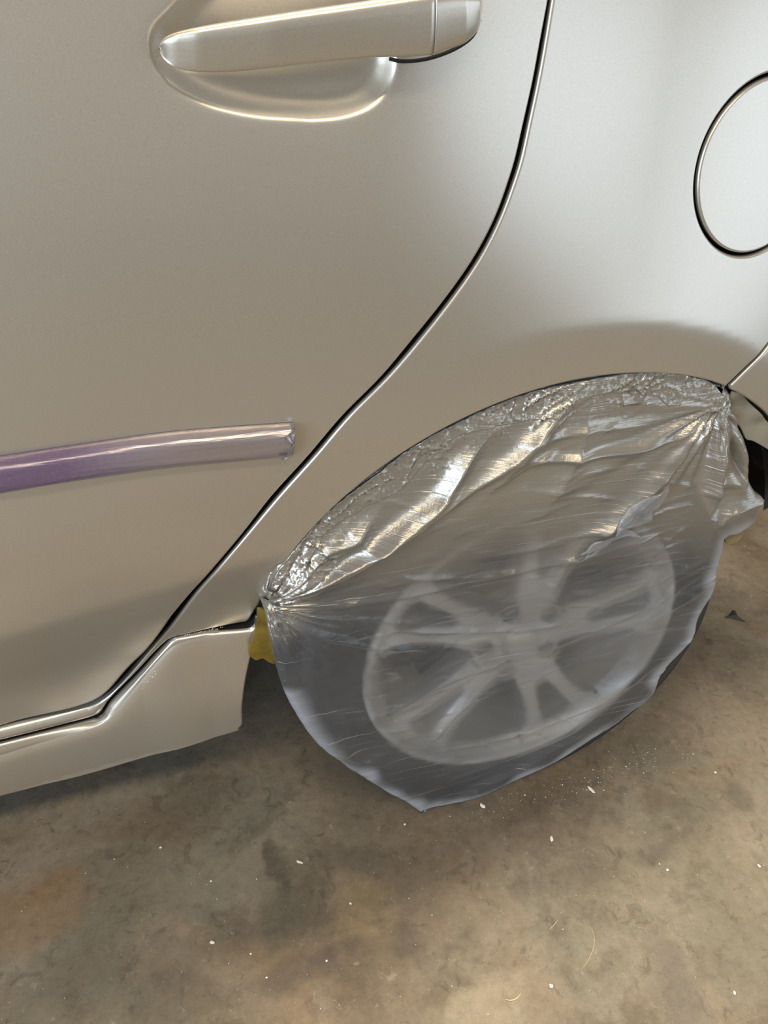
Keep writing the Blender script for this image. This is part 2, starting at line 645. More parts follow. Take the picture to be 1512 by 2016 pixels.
def mat_film(name='masking_film', tint=(0.90, 0.92, 0.95)):
    t = NT(name)
    c = t.coord()
    at = t.n('ShaderNodeAttribute', attribute_name='overspray')
    paint = at.outputs['Fac']
    # stretch lines of the thin plastic, running almost level along the film
    s1 = t.noise(t.coord(scale=(3.0, 3.0, 130), rot=(0, 0.10, 0)), 1.0, 4, 0.65)
    s2 = t.noise(t.coord(scale=(5.0, 5.0, 420), rot=(0, 0.16, 0), loc=(1.3, 0, 0.4)), 1.0, 3, 0.6)
    lines = t.ramp(s2, [(0.62, (0, 0, 0)), (0.72, (1, 1, 1))])
    h = t.math('ADD', t.math('MULTIPLY', s1, 1.0), t.math('MULTIPLY', lines, 0.5))
    nrm = t.bump(h, 0.42, 0.003)
    crk = t.noise(c, 55, 5, 0.65, 0.7)
    nrm = t.bump(crk, 0.25, 0.003, nrm)
    dust = t.ramp(t.noise(c, 330, 3, 0.7), [(0.62, (0, 0, 0)), (0.70, (1, 1, 1))])
    cloud = t.noise(c, 9, 4, 0.6)
    # overspray of silver paint
    sil = t.bsdf(Base_Color=(0.39, 0.375, 0.34), Metallic=0.70, Roughness=0.30)
    t.l(nrm, sil.inputs['Normal'])
    # clear film: see-through, blurred see-through, milky haze and gloss
    tr = t.n('ShaderNodeBsdfTransparent')
    tr.inputs['Color'].default_value = (*tint, 1)
    rf = t.n('ShaderNodeBsdfRefraction')
    rf.inputs['Color'].default_value = (*tint, 1)
    rf.inputs['IOR'].default_value = 1.18
    rf.inputs['Roughness'].default_value = 0.5
    mx = t.n('ShaderNodeMixShader')
    mx.inputs[0].default_value = 0.55
    t.l(tr.outputs[0], mx.inputs[1])
    t.l(rf.outputs[0], mx.inputs[2])
    df = t.n('ShaderNodeBsdfDiffuse')
    df.inputs['Color'].default_value = (0.80, 0.86, 0.96, 1)
    tl = t.n('ShaderNodeBsdfTranslucent')
    tl.inputs['Color'].default_value = (0.80, 0.86, 0.96, 1)
    hz = t.n('ShaderNodeMixShader')
    hz.inputs[0].default_value = 0.45
    t.l(df.outputs[0], hz.inputs[1])
    t.l(tl.outputs[0], hz.inputs[2])
    fac = t.math('ADD', t.math('MULTIPLY_ADD', cloud, 0.16, 0.02), t.math('ADD', t.math('MULTIPLY', lines, 0.34), t.math('MULTIPLY', dust, 0.10)), clamp=True)
    hem = t.n('ShaderNodeAttribute', attribute_name='hem').outputs['Fac']
    fac = t.math('MULTIPLY_ADD', hem, 0.50, fac, clamp=True)
    lw = t.n('ShaderNodeLayerWeight')
    lw.inputs['Blend'].default_value = 0.35
    edge = t.math('POWER', lw.outputs['Facing'], 3.0)
    fac = t.math('ADD', fac, t.math('MULTIPLY', edge, 0.32), clamp=True)
    m2 = t.n('ShaderNodeMixShader')
    t.l(fac, m2.inputs[0])
    t.l(mx.outputs[0], m2.inputs[1])
    t.l(hz.outputs[0], m2.inputs[2])
    gl = t.n('ShaderNodeBsdfGlossy')
    gl.inputs['Roughness'].default_value = 0.16
    gl.inputs['Color'].default_value = (1, 1, 1, 1)
    t.l(nrm, gl.inputs['Normal'])
    fr = t.n('ShaderNodeFresnel')
    fr.inputs['IOR'].default_value = 1.5
    t.l(nrm, fr.inputs['Normal'])
    m3 = t.n('ShaderNodeMixShader')
    t.l(t.math('MULTIPLY', fr.outputs[0], 1.1, clamp=True), m3.inputs[0])
    t.l(m2.outputs[0], m3.inputs[1])
    t.l(gl.outputs[0], m3.inputs[2])
    m4 = t.n('ShaderNodeMixShader')
    pf = t.math('ADD', paint, t.math('MULTIPLY', t.math('SUBTRACT', cloud, 0.5), 0.25), clamp=True)
    t.l(pf, m4.inputs[0])
    t.l(m3.outputs[0], m4.inputs[1])
    t.l(sil.outputs[0], m4.inputs[2])
    return t.done(m4.outputs[0])


def mat_purple():
    t = NT('purple_film')
    at = t.n('ShaderNodeAttribute', attribute_name='overspray')
    c = t.coord()
    s1 = t.noise(t.coord(scale=(5, 5, 120), rot=(0, -0.02, 0)), 1.0, 4, 0.6)
    n = t.bump(s1, 0.5, 0.004)
    mot = t.noise(c, 220, 4, 0.7)
    f = t.math('ADD', at.outputs['Fac'], t.math('MULTIPLY', t.math('SUBTRACT', mot, 0.5), 0.5), clamp=True)
    col = t.mixc(f, (0.125, 0.080, 0.150), (0.40, 0.36, 0.38))
    met = t.math('MULTIPLY', f, 0.7)
    p = t.bsdf(Base_Color=col, Roughness=0.27, Metallic=met, Specular_IOR_Level=0.8, Coat_Weight=0.5, Coat_Roughness=0.15)
    t.l(n, p.inputs['Normal'])
    return t.done(p.outputs[0])


def mat_tape():
    t = NT('masking_tape')
    c = t.coord()
    at = t.n('ShaderNodeAttribute', attribute_name='overspray')
    col = t.ramp(t.noise(c, 60, 4), [(0.3, (0.17, 0.115, 0.014)), (0.7, (0.25, 0.175, 0.028))])
    col = t.mixc(at.outputs['Fac'], col, (0.42, 0.40, 0.34))
    p = t.bsdf(Base_Color=col, Roughness=0.45, Subsurface_Weight=0.0)
    t.l(t.bump(t.noise(c, 180, 4), 0.3, 0.001), p.inputs['Normal'])
    tl = t.n('ShaderNodeBsdfTranslucent')
    t.l(col, tl.inputs['Color'])
    m = t.n('ShaderNodeMixShader')
    m.inputs[0].default_value = 0.3
    t.l(p.outputs[0], m.inputs[1])
    t.l(tl.outputs[0], m.inputs[2])
    return t.done(m.outputs[0])


PAINT = mat_paint()
FLOOR = mat_floor()
FILM = mat_film()
PURPLE = mat_purple()
TAPE = mat_tape()
BLACK = simple('black_underseal', (0.012, 0.012, 0.012), 0.8, bump=0.3)
RUBBER = simple('tyre_rubber', (0.022, 0.022, 0.023), 0.62, bump=0.25, scale=60)
SEAL_AND_SHADE = simple('seal_and_gap_shade', (0.006, 0.006, 0.006), 0.6)  # also covers silver-painted panel edges: shade inside the gaps put into colour
GLASS = simple('tinted_glass', (0.02, 0.022, 0.022), 0.06)
ALLOY = simple('silver_alloy', (0.74, 0.73, 0.70), 0.40, 0.25, var=0.04)
STEEL = simple('dull_steel', (0.10, 0.095, 0.09), 0.45, 0.8)
CHROME = simple('lug_steel', (0.5, 0.5, 0.5), 0.25, 0.9)
WHITE = simple('white_filler_dust', (0.80, 0.79, 0.74), 0.8)
DARKBIT = simple('black_plastic_scrap', (0.025, 0.022, 0.02), 0.6)
STRAW = simple('pale_fibre', (0.62, 0.52, 0.32), 0.6)

# ------------------------------------------------------------------ floor
bm = bmesh.new()
box_bm(bm, -7, 7, -5, 6, -0.15, 0.0)
floor = obj_bm('floor', bm, FLOOR, shade=False)
tag(floor, kind='structure')

# ------------------------------------------------------------------ the car's side as one height field y = Y(x, z)
CX, CZ, R_ARCH = 0.0, 0.314, 0.3595        # wheel arch
WX, WZ = -0.003, 0.2925                     # axle


def integ(knots):
    """Table of a depth profile from (distance, slope) knots."""
    d = np.array([k[0] for k in knots], float)
    m = np.array([k[1] for k in knots], float)
    dd = np.linspace(d[0], d[-1], 400)
    mm = np.interp(dd, d, m)
    yy = np.r_[0, np.cumsum(0.5 * (mm[1:] + mm[:-1]) * np.diff(dd))]
    return lambda t: np.where(t > dd[-1], yy[-1] + (t - dd[-1]) * mm[-1], np.interp(t, dd, yy))


TUCK_DOOR = integ([(0, 0), (0.06, 0.10), (0.115, 0.22), (0.132, 0.40), (0.20, 0.46), (0.225, 0.36), (0.25, 0.20), (0.40, 0.10)])
TUCK_ARCH = integ([(0, 0), (0.01, 0.06), (0.07, 0.14), (0.2, 0.12)])


def Ybody(x, z):
    x = np.asarray(x, float)
    z = np.asarray(z, float)
    up = np.maximum(z - 0.70, 0)
    y = 0.16 * up ** 2
    # the door turns under towards the sill
    zc = 0.448 + (x + 0.57) * 0.20
    y = y + TUCK_DOOR(zc + 0.125 - z) * sstep(-0.14, -0.36, x)
    # quarter panel: leans in above the wheel-arch flare, rolls under towards the arch, wraps in towards the tail
    rho = np.hypot(x - CX, z - CZ)
    e = rho - 0.409
    L = 0.16
    soft = 0.5 * (e + np.sqrt(e * e + 0.005 ** 2))
    y = y + 0.21 * L * (1 - np.exp(-soft / L)) * sstep(-0.24, 0.02, x) * sstep(0.45, 0.6, z)
    y = y + TUCK_ARCH(0.409 - rho) * sstep(-0.20, 0.0, x) * sstep(0.0, 0.10, rho)
    w = np.maximum(x - 0.06, 0)
    y = y + 0.45 * w ** 2
    return y


def trace(px, Y=None, step=0.004, sm=True):
    p = to_surf(px, Y or Ybody)
    return smooth(p, step) if sm else p


car = thing('car', 'silver hatchback, rear door and rear wheel side, partly masked for respraying', 'car', (-0.2, 0.8, 0))


def part(o, parent=car):
    """Parent with the world place kept."""
    o.parent = parent
    o.matrix_parent_inverse = Matrix.Translation(parent.matrix_world.translation if parent.type != 'EMPTY' else parent.location).inverted() if parent is car else parent.matrix_parent_inverse
    return o


# ---- rear door
gap_l = [(1096, -90), (1081, 0), (1066, 79), (1051.4, 159), (1033.5, 238), (1015.7, 317), (1005.5, 350), (977, 429), (934.5, 509), (879, 588),
         (815.5, 667), (750, 745), (676, 819), (608.7, 898), (536, 978), (480, 1049.6), (385, 1159), (322, 1238), (252, 1317), (217.7, 1357), (198, 1374.5),
         (169, 1388), (99, 1405.6), (0, 1430)]
gap_r = [(1103, -90), (1087, 0), (1074, 79), (1059.5, 159), (1042.5, 238), (1025.6, 317), (1015, 350), (986, 429), (945.4, 509), (891, 588),
         (829, 667), (762, 745), (688, 819), (620.6, 898), (549, 978), (480, 1061), (395, 1159), (333, 1238), (263, 1317), (227.6, 1357), (205, 1377),
         (171, 1391), (99, 1410.5), (0, 1435)]
GL, GR = soften(trace(gap_l), 0.007), soften(trace(gap_r), 0.007)
X_L = -1.25
Z_T = 1.12


door_bottom_end = np.array([[X_L, GL[-1, 1] - 0.004]])
top_gl = np.array([GL[0, 0] + 0.004, Z_T])

recess_px = [(300, 111), (314, 139), (339.5, 169), (399, 202), (458.6, 220), (518, 230), (580, 234), (625, 235.5), (682, 229), (731, 210), (764, 179), (780, 140), (783, 100),
             (778, 50), (762, -10), (720, -60), (640, -95), (540, -100), (450, -78), (390, -40), (349, 0), (325.6, 26), (306, 49.6), (297, 79), (300, 111)]
REC = join(trace(recess_px, step=0.0025))


BOWL = integ([(0, 1.15), (0.005, 1.08), (0.013, 0.42), (0.017, 0.26), (0.03, 0.15), (0.046, 0.03)])


def Ydoor(x, z):
    x = np.asarray(x, float)
    y = Ybody(x, z)
    P = np.stack([x, z], 1)
    box = (P[:, 0] > REC[:, 0].min() - 0.02) & (P[:, 0] < REC[:, 0].max() + 0.02) & (P[:, 1] > REC[:, 1].min() - 0.02) & (P[:, 1] < REC[:, 1].max() + 0.02)
    if box.any():
        q = P[box]
        d = seg_dist(q, REC)
        d = np.where(inside(q, REC), d, -d)
        s = np.clip(0.5 * (d + np.sqrt(d * d + 0.0030 ** 2)) / 0.046, 0, 1)
        y[box] += BOWL(s * 0.046)
    # the lower rear corner flares out a little towards the skirt
    dg = seg_dist(P, GL[::3], closed=False)
    y -= 0.016 * np.exp(-(dg / 0.024) ** 1.5) * sstep(0.43, 0.37, P[:, 1]) * sstep(-0.60, -0.50, P[:, 0])
    return y


GLD = soften(trace(gap_l, Ydoor), 0.007)
door_outline = join(smooth([top_gl, GLD[0]], 0.006)[:-1], GLD, smooth([GLD[-1], door_bottom_end[0]], 0.012), smooth([door_bottom_end[0], [X_L, Z_T]], 0.02), smooth([[X_L, Z_T], top_gl], 0.012))
door = part(panel('rear_door', door_outline, Ydoor, PAINT, edge_mat=SEAL_AND_SHADE, step=0.009, roll=0.003, depth=0.022,
                  feature=[np.vstack([q, q[:1]]) for q in (offset_loop(REC if area2(REC) > 0 else REC[::-1], dd) for dd in (-0.004, -0.0025, -0.0012, 0.0, 0.0012, 0.0025, 0.004, 0.006, 0.0085))],
                  refine=[(offset_in(REC, -0.010), 0.0026), (np.array([(-0.62, 0.34), (-0.42, 0.34), (-0.36, 0.50), (-0.62, 0.46)]), 0.005)]))


# ---- quarter panel with the rocker strip below the door
def tubeY(x, z):
    return Ybody(x, z)


low_px = [(0, 1458), (99, 1433), (178.6, 1412.5), (198, 1404.6), (209, 1389), (217.7, 1377), (269, 1325), (299, 1292), (327, 1264), (338.7, 1256), (358.6, 1251), (398, 1242), (438, 1234), (480, 1226), (490, 1222), (499, 1208), (504.5, 1198)]
LOW = trace(low_px)
arch_px = [(507, 1191), (540, 1136), (608, 1047), (672, 984), (731, 943), (820, 874), (904, 831), (989, 791), (1095, 759), (1237, 735), (1305, 735), (1383, 749), (1433, 759)]
ARCH_R = to_surf([(1474, 789), (1512, 823)], Ybody)
ARCH = trace(arch_px)
_a = np.vstack([ARCH[len(ARCH) // 2:], ARCH_R, ARCH_R])
A_C = np.linalg.lstsq(np.c_[2 * _a, np.ones(len(_a))], (_a ** 2).sum(1), rcond=None)[0]
A_R = math.sqrt(A_C[2] + A_C[0] ** 2 + A_C[1] ** 2)
print('arch circle', A_C[:2], A_R)
_t = np.arctan2(ARCH[:, 1] - A_C[1], ARCH[:, 0] - A_C[0])
_r = np.hypot(ARCH[:, 0] - A_C[0], ARCH[:, 1] - A_C[1])
_r = np.polyval(np.polyfit(_t, _r, 5), _t)
ARCH = np.stack([A_C[0] + _r * np.cos(_t), A_C[1] + _r * np.sin(_t)], 1)
bump_q = trace([(1433, 757.5), (1470, 722), (1512, 677)])
bump_b = trace([(1439, 760.5), (1474, 726), (1512, 684)])
X_R = 0.80
fuel_c = to_surf([(1512, 328)], Ybody)[0]


def fit_circle(px):
    p = to_surf(px, Ybody)
    A = np.c_[2 * p, np.ones(len(p))]
    s = np.linalg.lstsq(A, (p ** 2).sum(1), rcond=None)[0]
    return s[0], s[1], math.sqrt(s[2] + s[0] ** 2 + s[1] ** 2)


FX, FZ, FR = fit_circle([(1512, 147), (1460, 184), (1410, 240), (1381, 295), (1366, 350), (1372, 410), (1395, 452), (1430, 487), (1480, 507)])
print('FUEL flap circle', FX, FZ, FR)
bq_end = bump_q[-1]
bdir = bump_q[-1] - bump_q[-6]
bdir /= np.hypot(*bdir)
seam_far = bq_end + bdir * 0.10
sill_left = np.array([X_L, LOW[0, 1] - 0.004])
gr_left = np.array([X_L, GR[-1, 1] - 0.004])
top_gr = np.array([GR[0, 0] + 0.004, Z_T])
quarter_outline = join(smooth([top_gr, GR[0]], 0.006)[:-1], GR, smooth([GR[-1], gr_left], 0.012), smooth([gr_left, sill_left], 0.006), smooth([sill_left, LOW[0]], 0.012), LOW, ARCH,
                       bump_q, smooth([bq_end, seam_far], 0.006), smooth([seam_far, [X_R, seam_far[1] + 0.03]], 0.012), smooth([[X_R, seam_far[1] + 0.03], [X_R, Z_T]], 0.02), smooth([[X_R, Z_T], top_gr], 0.012))


def Yquarter(x, z):
    y = Ybody(x, z)
    P = np.stack([np.asarray(x, float), np.asarray(z, float)], 1)
    # the rocker strip below the door is a rounded bead, set back behind the door skin
    k = (P[:, 0] < -0.40) & (P[:, 1] < 0.46)
    if k.any():
        q = P[k]
        a = seg_dist(q, np.vstack([GR, [gr_left]])[::2], closed=False)
        b = seg_dist(q, np.vstack([[sill_left], LOW])[::2], closed=False)
        u = a / np.maximum(a + b, 1e-6)
        wide = np.clip((a + b) / 0.02, 0, 1)
        bead = 4 * u * (1 - u)
        f = sstep(-0.41, -0.47, q[:, 0])
        y[k] += f * (0.002 - 0.007 * bead * wide)
    return y


fuel_hole = ring(FX, FZ, FR + 0.0014, 150)
quarter = part(panel('quarter_panel', quarter_outline, Yquarter, PAINT, edge_mat=SEAL_AND_SHADE, holes=[fuel_hole], step=0.009, roll=0.003, depth=0.022,
                     refine=[(np.array([(-0.75, 0.25), (-0.40, 0.30), (-0.28, 0.47), (-0.40, 0.50), (-0.60, 0.40), (-0.75, 0.36)]), 0.004)]))
flap = part(panel('fuel_flap', ring(FX, FZ, FR - 0.0018, 150), Ybody, PAINT, edge_mat=SEAL_AND_SHADE, step=0.009, roll=0.0025, depth=0.012))

# ---- rear bumper corner
bb_end = bump_b[-1]
bseam_far = bb_end + bdir * 0.095
arch2 = np.array([(A_C[0] + A_R * math.cos(R_(a)), A_C[1] + A_R * math.sin(R_(a))) for a in np.linspace(70, 27, 60)])
arch2 = np.vstack([bump_b[:1], arch2[np.hypot(*(arch2 - bump_b[0]).T) > 0.004]])
arch2 = arch2[(arch2[:, 0] >= bump_b[0, 0])]
bumper_outline = join(bump_b, smooth([bb_end, bseam_far], 0.006), smooth([bseam_far, [X_R, bseam_far[1] + 0.03]], 0.012), smooth([[X_R, bseam_far[1] + 0.03], [X_R, 0.42]], 0.015), smooth([[X_R, 0.42], arch2[-1] + [0.012, -0.010], ], 0.012), arch2[::-1])
bumper = part(panel('rear_bumper', bumper_outline, Ybody, PAINT, edge_mat=SEAL_AND_SHADE, step=0.009, roll=0.0035, depth=0.022))

# ---- side skirt
ridge_px = [(-60, 1506), (0, 1490), (90, 1462), (178.6, 1436), (205, 1424), (225, 1405), (273, 1346), (319, 1293), (343, 1271), (365, 1263), (418, 1251), (470, 1240), (496, 1231)]
top_px = [(0, 1465), (99, 1440), (178.6, 1418.5), (201, 1408), (213, 1391), (221, 1381), (272, 1329), (302, 1296), (330, 1268), (341, 1260), (359, 1254.5), (398, 1245.5), (438, 1237.5), (480, 1229.5), (493, 1226), (503, 1216)]


SK_TOP = trace(top_px, Ybody)
_sy = soften(np.c_[SK_TOP[:, 0], Ybody(SK_TOP[:, 0], SK_TOP[:, 1])], 0.025)
_sp = np.polyfit(_sy[:, 0], _sy[:, 1], 2)


def Ysktop(x, z):
    return np.interp(np.asarray(x, float), _sy[:, 0], _sy[:, 1]) + 0.0 * z


def Yskirt0(x, z):
    x = np.asarray(x, float)
    return np.minimum(np.polyval(_sp, np.clip(x, SK_TOP[0, 0], 0)), Ysktop(x, z) + 0.001) - 0.006 + 0.0 * z


SK_R = trace([(506, 1214), (504, 1240), (491, 1290), (481, 1340), (476.5, 1390), (478, 1426), (472, 1436)], lambda x, z: Yskirt0(x, z) + 0.006)
SK_B = trace([(472, 1436), (440, 1446), (300, 1486), (150, 1529), (0, 1566)], lambda x, z: Yskirt0(x, z) + 0.011)
RIDGE = soften(trace(ridge_px, Yskirt0), 0.006)
slope_b = (SK_B[0, 1] - SK_B[-1, 1]) / (SK_B[0, 0] - SK_B[-1, 0])
sb_left = np.array([X_L, SK_B[-1, 1] + 0.3 * slope_b * (X_L - SK_B[-1, 0])])
st_left = np.array([X_L, SK_TOP[0, 1] - 0.004])
RIDGE_X = np.vstack([[(X_L, RIDGE[0, 1] - 0.002)], RIDGE])
TOP_X = np.vstack([[st_left], SK_TOP])


def Yskirt(x, z):
    P = np.stack([np.asarray(x, float), np.asarray(z, float)], 1)
    a = seg_dist(P, TOP_X[::2], closed=False)
    b = seg_dist(P, RIDGE_X[::2], closed=False)
    zr = np.interp(P[:, 0], RIDGE_X[:, 0], RIDGE_X[:, 1])
    above = P[:, 1] > zr
    yt = Ysktop(P[:, 0], P[:, 1])
    # above the ridge a shelf leans in to the body, below it a nearly flat face that tucks under
    u = np.where(above, b / np.maximum(a + b, 1e-6), 0.0)
    zb = np.interp(P[:, 0], [X_L, SK_B[-1, 0], SK_B[0, 0]], [sb_left[1], SK_B[-1, 1], SK_B[0, 1]])
    hgt = np.clip((P[:, 1] - zb) / 0.10, -0.2, 1.5)
    tuck = 0.010 * (1 - np.clip(hgt, 0, 1)) ** 2
    near = np.where(above, 0, b)
    soft = 0.0030 * np.exp(-near / 0.006) * (1 - u) ** 2
    return Yskirt0(P[:, 0], P[:, 1]) + (yt - Yskirt0(P[:, 0], P[:, 1])) * u + tuck + soft - 0.0012


skirt_outline = join(SK_TOP, SK_R, SK_B, smooth([SK_B[-1], sb_left], 0.012), smooth([sb_left, st_left], 0.008), smooth([st_left, SK_TOP[0]], 0.012))
skirt = part(panel('side_skirt', skirt_outline, Yskirt, PAINT, edge_mat=SEAL_AND_SHADE, step=0.005, roll=0.003, depth=0.030,
                   feature=[offset_open(RIDGE, dd) for dd in (-0.006, -0.004, -0.0025, -0.0012, 0, 0.0012, 0.0025, 0.004, 0.006)]))

# ---- black wheel house; unseen gap backing and floor pan added to block light
plate = join(smooth([(X_L, 0.27), (-0.40, 0.285)], 0.03), smooth([(-0.40, 0.285), (-0.385, 0.36)], 0.02),
             np.array([(CX + 0.378 * math.cos(R_(a)), CZ + 0.378 * math.sin(R_(a))) for a in np.linspace(170, 24, 60)]), smooth([(0.385, 0.47), (X_R, 0.47)], 0.03), smooth([(X_R, 0.47), (X_R, Z_T - .01)], 0.04), smooth([(X_R, Z_T - .01), (X_L, Z_T - .01)], 0.04), smooth([(X_L, Z_T - .01), (X_L, 0.27)], 0.04))
part(panel('gap_backing', plate, lambda x, z: Ybody(x, z) + 0.05, SEAL_AND_SHADE, step=0.02, roll=0.002, depth=0.02))
house = part(lathe('wheel_house', [(0.372, 0.078), (0.385, 0.08), (0.388, 0.10), (0.388, 0.36), (0.02, 0.36)], BLACK, None, c=(CX, 0, CZ), n=72, a0=R_(15), a1=R_(186)))
bm = bmesh.new()
box_bm(bm, -2.4, -0.40, 0.085, 1.72, 0.27, 0.31)
box_bm(bm, 0.42, 0.66, 0.30, 1.72, 0.43, 0.46)
box_bm(bm, -0.42, 0.42, 0.37, 1.4, 0.30, 0.34)
part(obj_bm('floor_pan', bm, BLACK, None, False))
bm = bmesh.new()
box_bm(bm, X_L, 0.62, 0.40, 1.72, 0.46, Z_T - 0.02)
box_bm(bm, X_L, 0.62, 0.20, 1.72, Z_T - 0.03, Z_T - 0.002)
part(obj_bm('cabin_light_block', bm, BLACK, None, False))  # unseen black boxes added as light block for the rest of the car

# ---- glass and roof above the door
def leaning(x, z):
    z = np.asarray(z, float)
    return 0.045 + 0.50 * np.maximum(z - 1.12, 0) + 0.35 * np.maximum(z - 1.12, 0) ** 2 + 0.45 * np.maximum(np.asarray(x, float) - 0.06, 0) ** 2


win = join(*[smooth(np.array(q), 0.02) for q in ([(X_L, 1.126), (0.50, 1.126)], [(0.50, 1.126), (0.34, 1.32)], [(0.34, 1.32), (0.10, 1.45)], [(0.10, 1.45), (X_L, 1.47)], [(X_L, 1.47), (X_L, 1.126)])])
part(panel('side_window', win, leaning, GLASS, edge_mat=SEAL_AND_SHADE, step=0.03, roll=0.003, depth=0.006))
bm = bmesh.new()
box_bm(bm, X_L, 0.12, 0.30, 1.50, 1.455, 1.49)
bmesh.ops.bevel(bm, geom=list(bm.edges), offset=0.015, segments=3, affect='EDGES')
part(obj_bm('roof', bm, PAINT, None))

# ---- door handle
YH = flat(-0.012)


def handle_piece(name, stations, front, thick, close0, close1, mat, parent, n=28, round0=False, round1=False):
    up = to_surf([(a, b) for a, b, c in stations], YH)
    lo = to_surf([(a, c) for a, b, c in stations], YH)
    s = np.linspace(0, 1, len(stations))
    u = np.linspace(0, 1, 60)
    us = smooth(up, 0.002)
    ls = smooth(lo, 0.002)
    def res(c):
        k = np.linspace(0, len(c) - 1, 60)
        return np.stack([np.interp(k, np.arange(len(c)), c[:, 0]), np.interp(k, np.arange(len(c)), c[:, 1])], 1)
    us, ls = res(us), res(ls)
    V, F = [], []
    for i in range(60):
        t = i / 59.0
        c = (us[i] + ls[i]) / 2
        hv = (us[i] - ls[i]) / 2
        fy = np.interp(t, *zip(*front))
        th = np.interp(t, *zip(*thick))
        for j in range(n):
            a = 2 * math.pi * j / n
            ca, sa = math.cos(a), math.sin(a)
            e = 0.62
            cx_ = math.copysign(abs(ca) ** e, ca)
            sx_ = math.copysign(abs(sa) ** e, sa)
            # flatter front with its crest a little above the middle
            y = fy + th / 2 - (th / 2) * sx_ + 0.0025 * (1 - cx_) * (sx_ > 0) * sx_
            p = c + hv * cx_
            V.append((p[0], y, p[1]))
    for i in range(59):
        for j in range(n):
            k = (j + 1) % n
            F.append((i * n + j, i * n + k, (i + 1) * n + k, (i + 1) * n + j))
    F.append(tuple(range(n)))
    F.append(tuple(59 * n + j for j in range(n)))
    return obj_py(name, V, F, mat, parent, fix=True)


grip_st = [(316, 94, 97), (317.5, 88, 106), (321, 81, 114), (330, 73, 124), (345, 66, 134), (380, 56, 142), (460, 40.5, 142), (580, 21, 128), (726, 0, 114), (800, -11, 112), (851, -19, 109)]
cap_st = [(853, -19, 110), (880, -21, 100), (915, -19, 88), (940, -12, 71), (955, -3, 50), (961, 5, 32), (963, 12, 22)]
grip = part(handle_piece('door_handle', grip_st, [(0, -0.003), (0.06, -0.009), (0.15, -0.014), (0.4, -0.021), (0.7, -0.022), (1, -0.020)], [(0, 0.006), (0.1, 0.012), (0.3, 0.016), (1, 0.019)], 0, 0, PAINT, None))
grip.parent = door
grip.matrix_parent_inverse = Matrix()
grip.name = 'door_handle'
cap = handle_piece('handle_end_cap', cap_st, [(0, -0.020), (0.5, -0.017), (0.8, -0.011), (1, -0.003)], [(0, 0.022), (0.6, 0.020), (1, 0.008)], 0, 0, PAINT, door)
tag(cap, 'round rear cap of the door handle behind a thin joint')
# dark rubber gasket below the cap
gk = to_surf([(778, 119), (800, 123), (850, 118), (905, 100), (945, 74), (962, 40)], flat(0.001))
gk = smooth(gk, 0.003)


def tube(name, pts, r, mat, parent=None, n=8, taper=False):
    pts = np.asarray(pts, float)
    V, F = [], []
    m = len(pts)
    for i in range(m):
        t = pts[min(i + 1, m - 1)] - pts[max(i - 1, 0)]
        t = t / max(np.linalg.norm(t), 1e-9)
        a = np.cross(t, [0, 1, 0.3])
        a /= max(np.linalg.norm(a), 1e-9)
        b = np.cross(t, a)
        rr = r * (math.sin(math.pi * (i + 0.5) / m) ** 0.5 if taper else 1)
        for j in range(n):
            q = 2 * math.pi * j / n
            V.append(pts[i] + rr * (math.cos(q) * a + math.sin(q) * b))
    for i in range(m - 1):
        for j in range(n):
            k = (j + 1) % n
            F.append((i * n + j, i * n + k, (i + 1) * n + k, (i + 1) * n + j))
    F.append(tuple(range(n)))
    F.append(tuple((m - 1) * n + j for j in range(n)))
    return obj_py(name, V, F, mat, parent, fix=True)


gy = Ydoor(gk[:, 0], gk[:, 1])
gasket = tube('handle_gasket', np.stack([gk[:, 0], gy - 0.0002, gk[:, 1]], 1), 0.0013, SEAL_AND_SHADE, door)
for o in (cap, gasket, grip):
    o.parent = door
    o.matrix_parent_inverse = door.matrix_basis.inverted()

# ---- side moulding on the door (wrapped in film)
mt = to_surf([(0, 907), (169, 881.6), (322, 860), (450, 848.5), (581, 839.5)], flat(-0.008))
mb = to_surf([(0, 979), (169, 951), (317, 930), (450, 917), (574, 905)], flat(-0.008))
tl0 = (mt[1] - mt[0]) / (mt[1, 0] - mt[0, 0])
bl0 = (mb[1] - mb[0]) / (mb[1, 0] - mb[0, 0])
mt = np.vstack([mt[0] + tl0 * (-1.2 - mt[0, 0]), mt])
mb = np.vstack([mb[0] + bl0 * (-1.2 - mb[0, 0]), mb])


def bar(name, top, bot, prof, mat, parent, n=160, wob=0.0, endcap=0.0):
    ts, bs = [np.vstack([smooth(c[:2], 0.004)[:-1], smooth(c[1:], 0.004)]) for c in (top, bot)]
    def res(c):
        k = np.linspace(0, len(c) - 1, n)
        return np.stack([np.interp(k, np.arange(len(c)), c[:, 0]), np.interp(k, np.arange(len(c)), c[:, 1])], 1)
    ts, bs = res(ts), res(bs)
    V, F, A = [], [], []
    m = len(prof)
    for i in range(n):
        for (u, h) in prof:
            p = ts[i] * (1 - u) + bs[i] * u
            y0 = Ybody(np.array([p[0]]), np.array([p[1]]))[0]
            hh = h
            if wob and 0.05 < u < 0.95:
                hh += wob * (vnoise(np.array([p[0] * 16]), np.array([u * 7.0 + p[0] * 3]), 3)[0] - 0.5)
            V.append((p[0], y0 - hh, p[1]))
            A.append(sstep(-0.50, -0.36, np.array([p[0]]))[0])
    for i in range(n - 1):
        for j in range(m - 1):
            F.append((i * m + j, (i + 1) * m + j, (i + 1) * m + j + 1, i * m + j + 1))
    F.append(tuple((n - 1) * m + j for j in range(m)))
    F.append(tuple(reversed(range(m))))
    o = obj_py(name, V, F, mat, parent, fix=True)
    return o, A


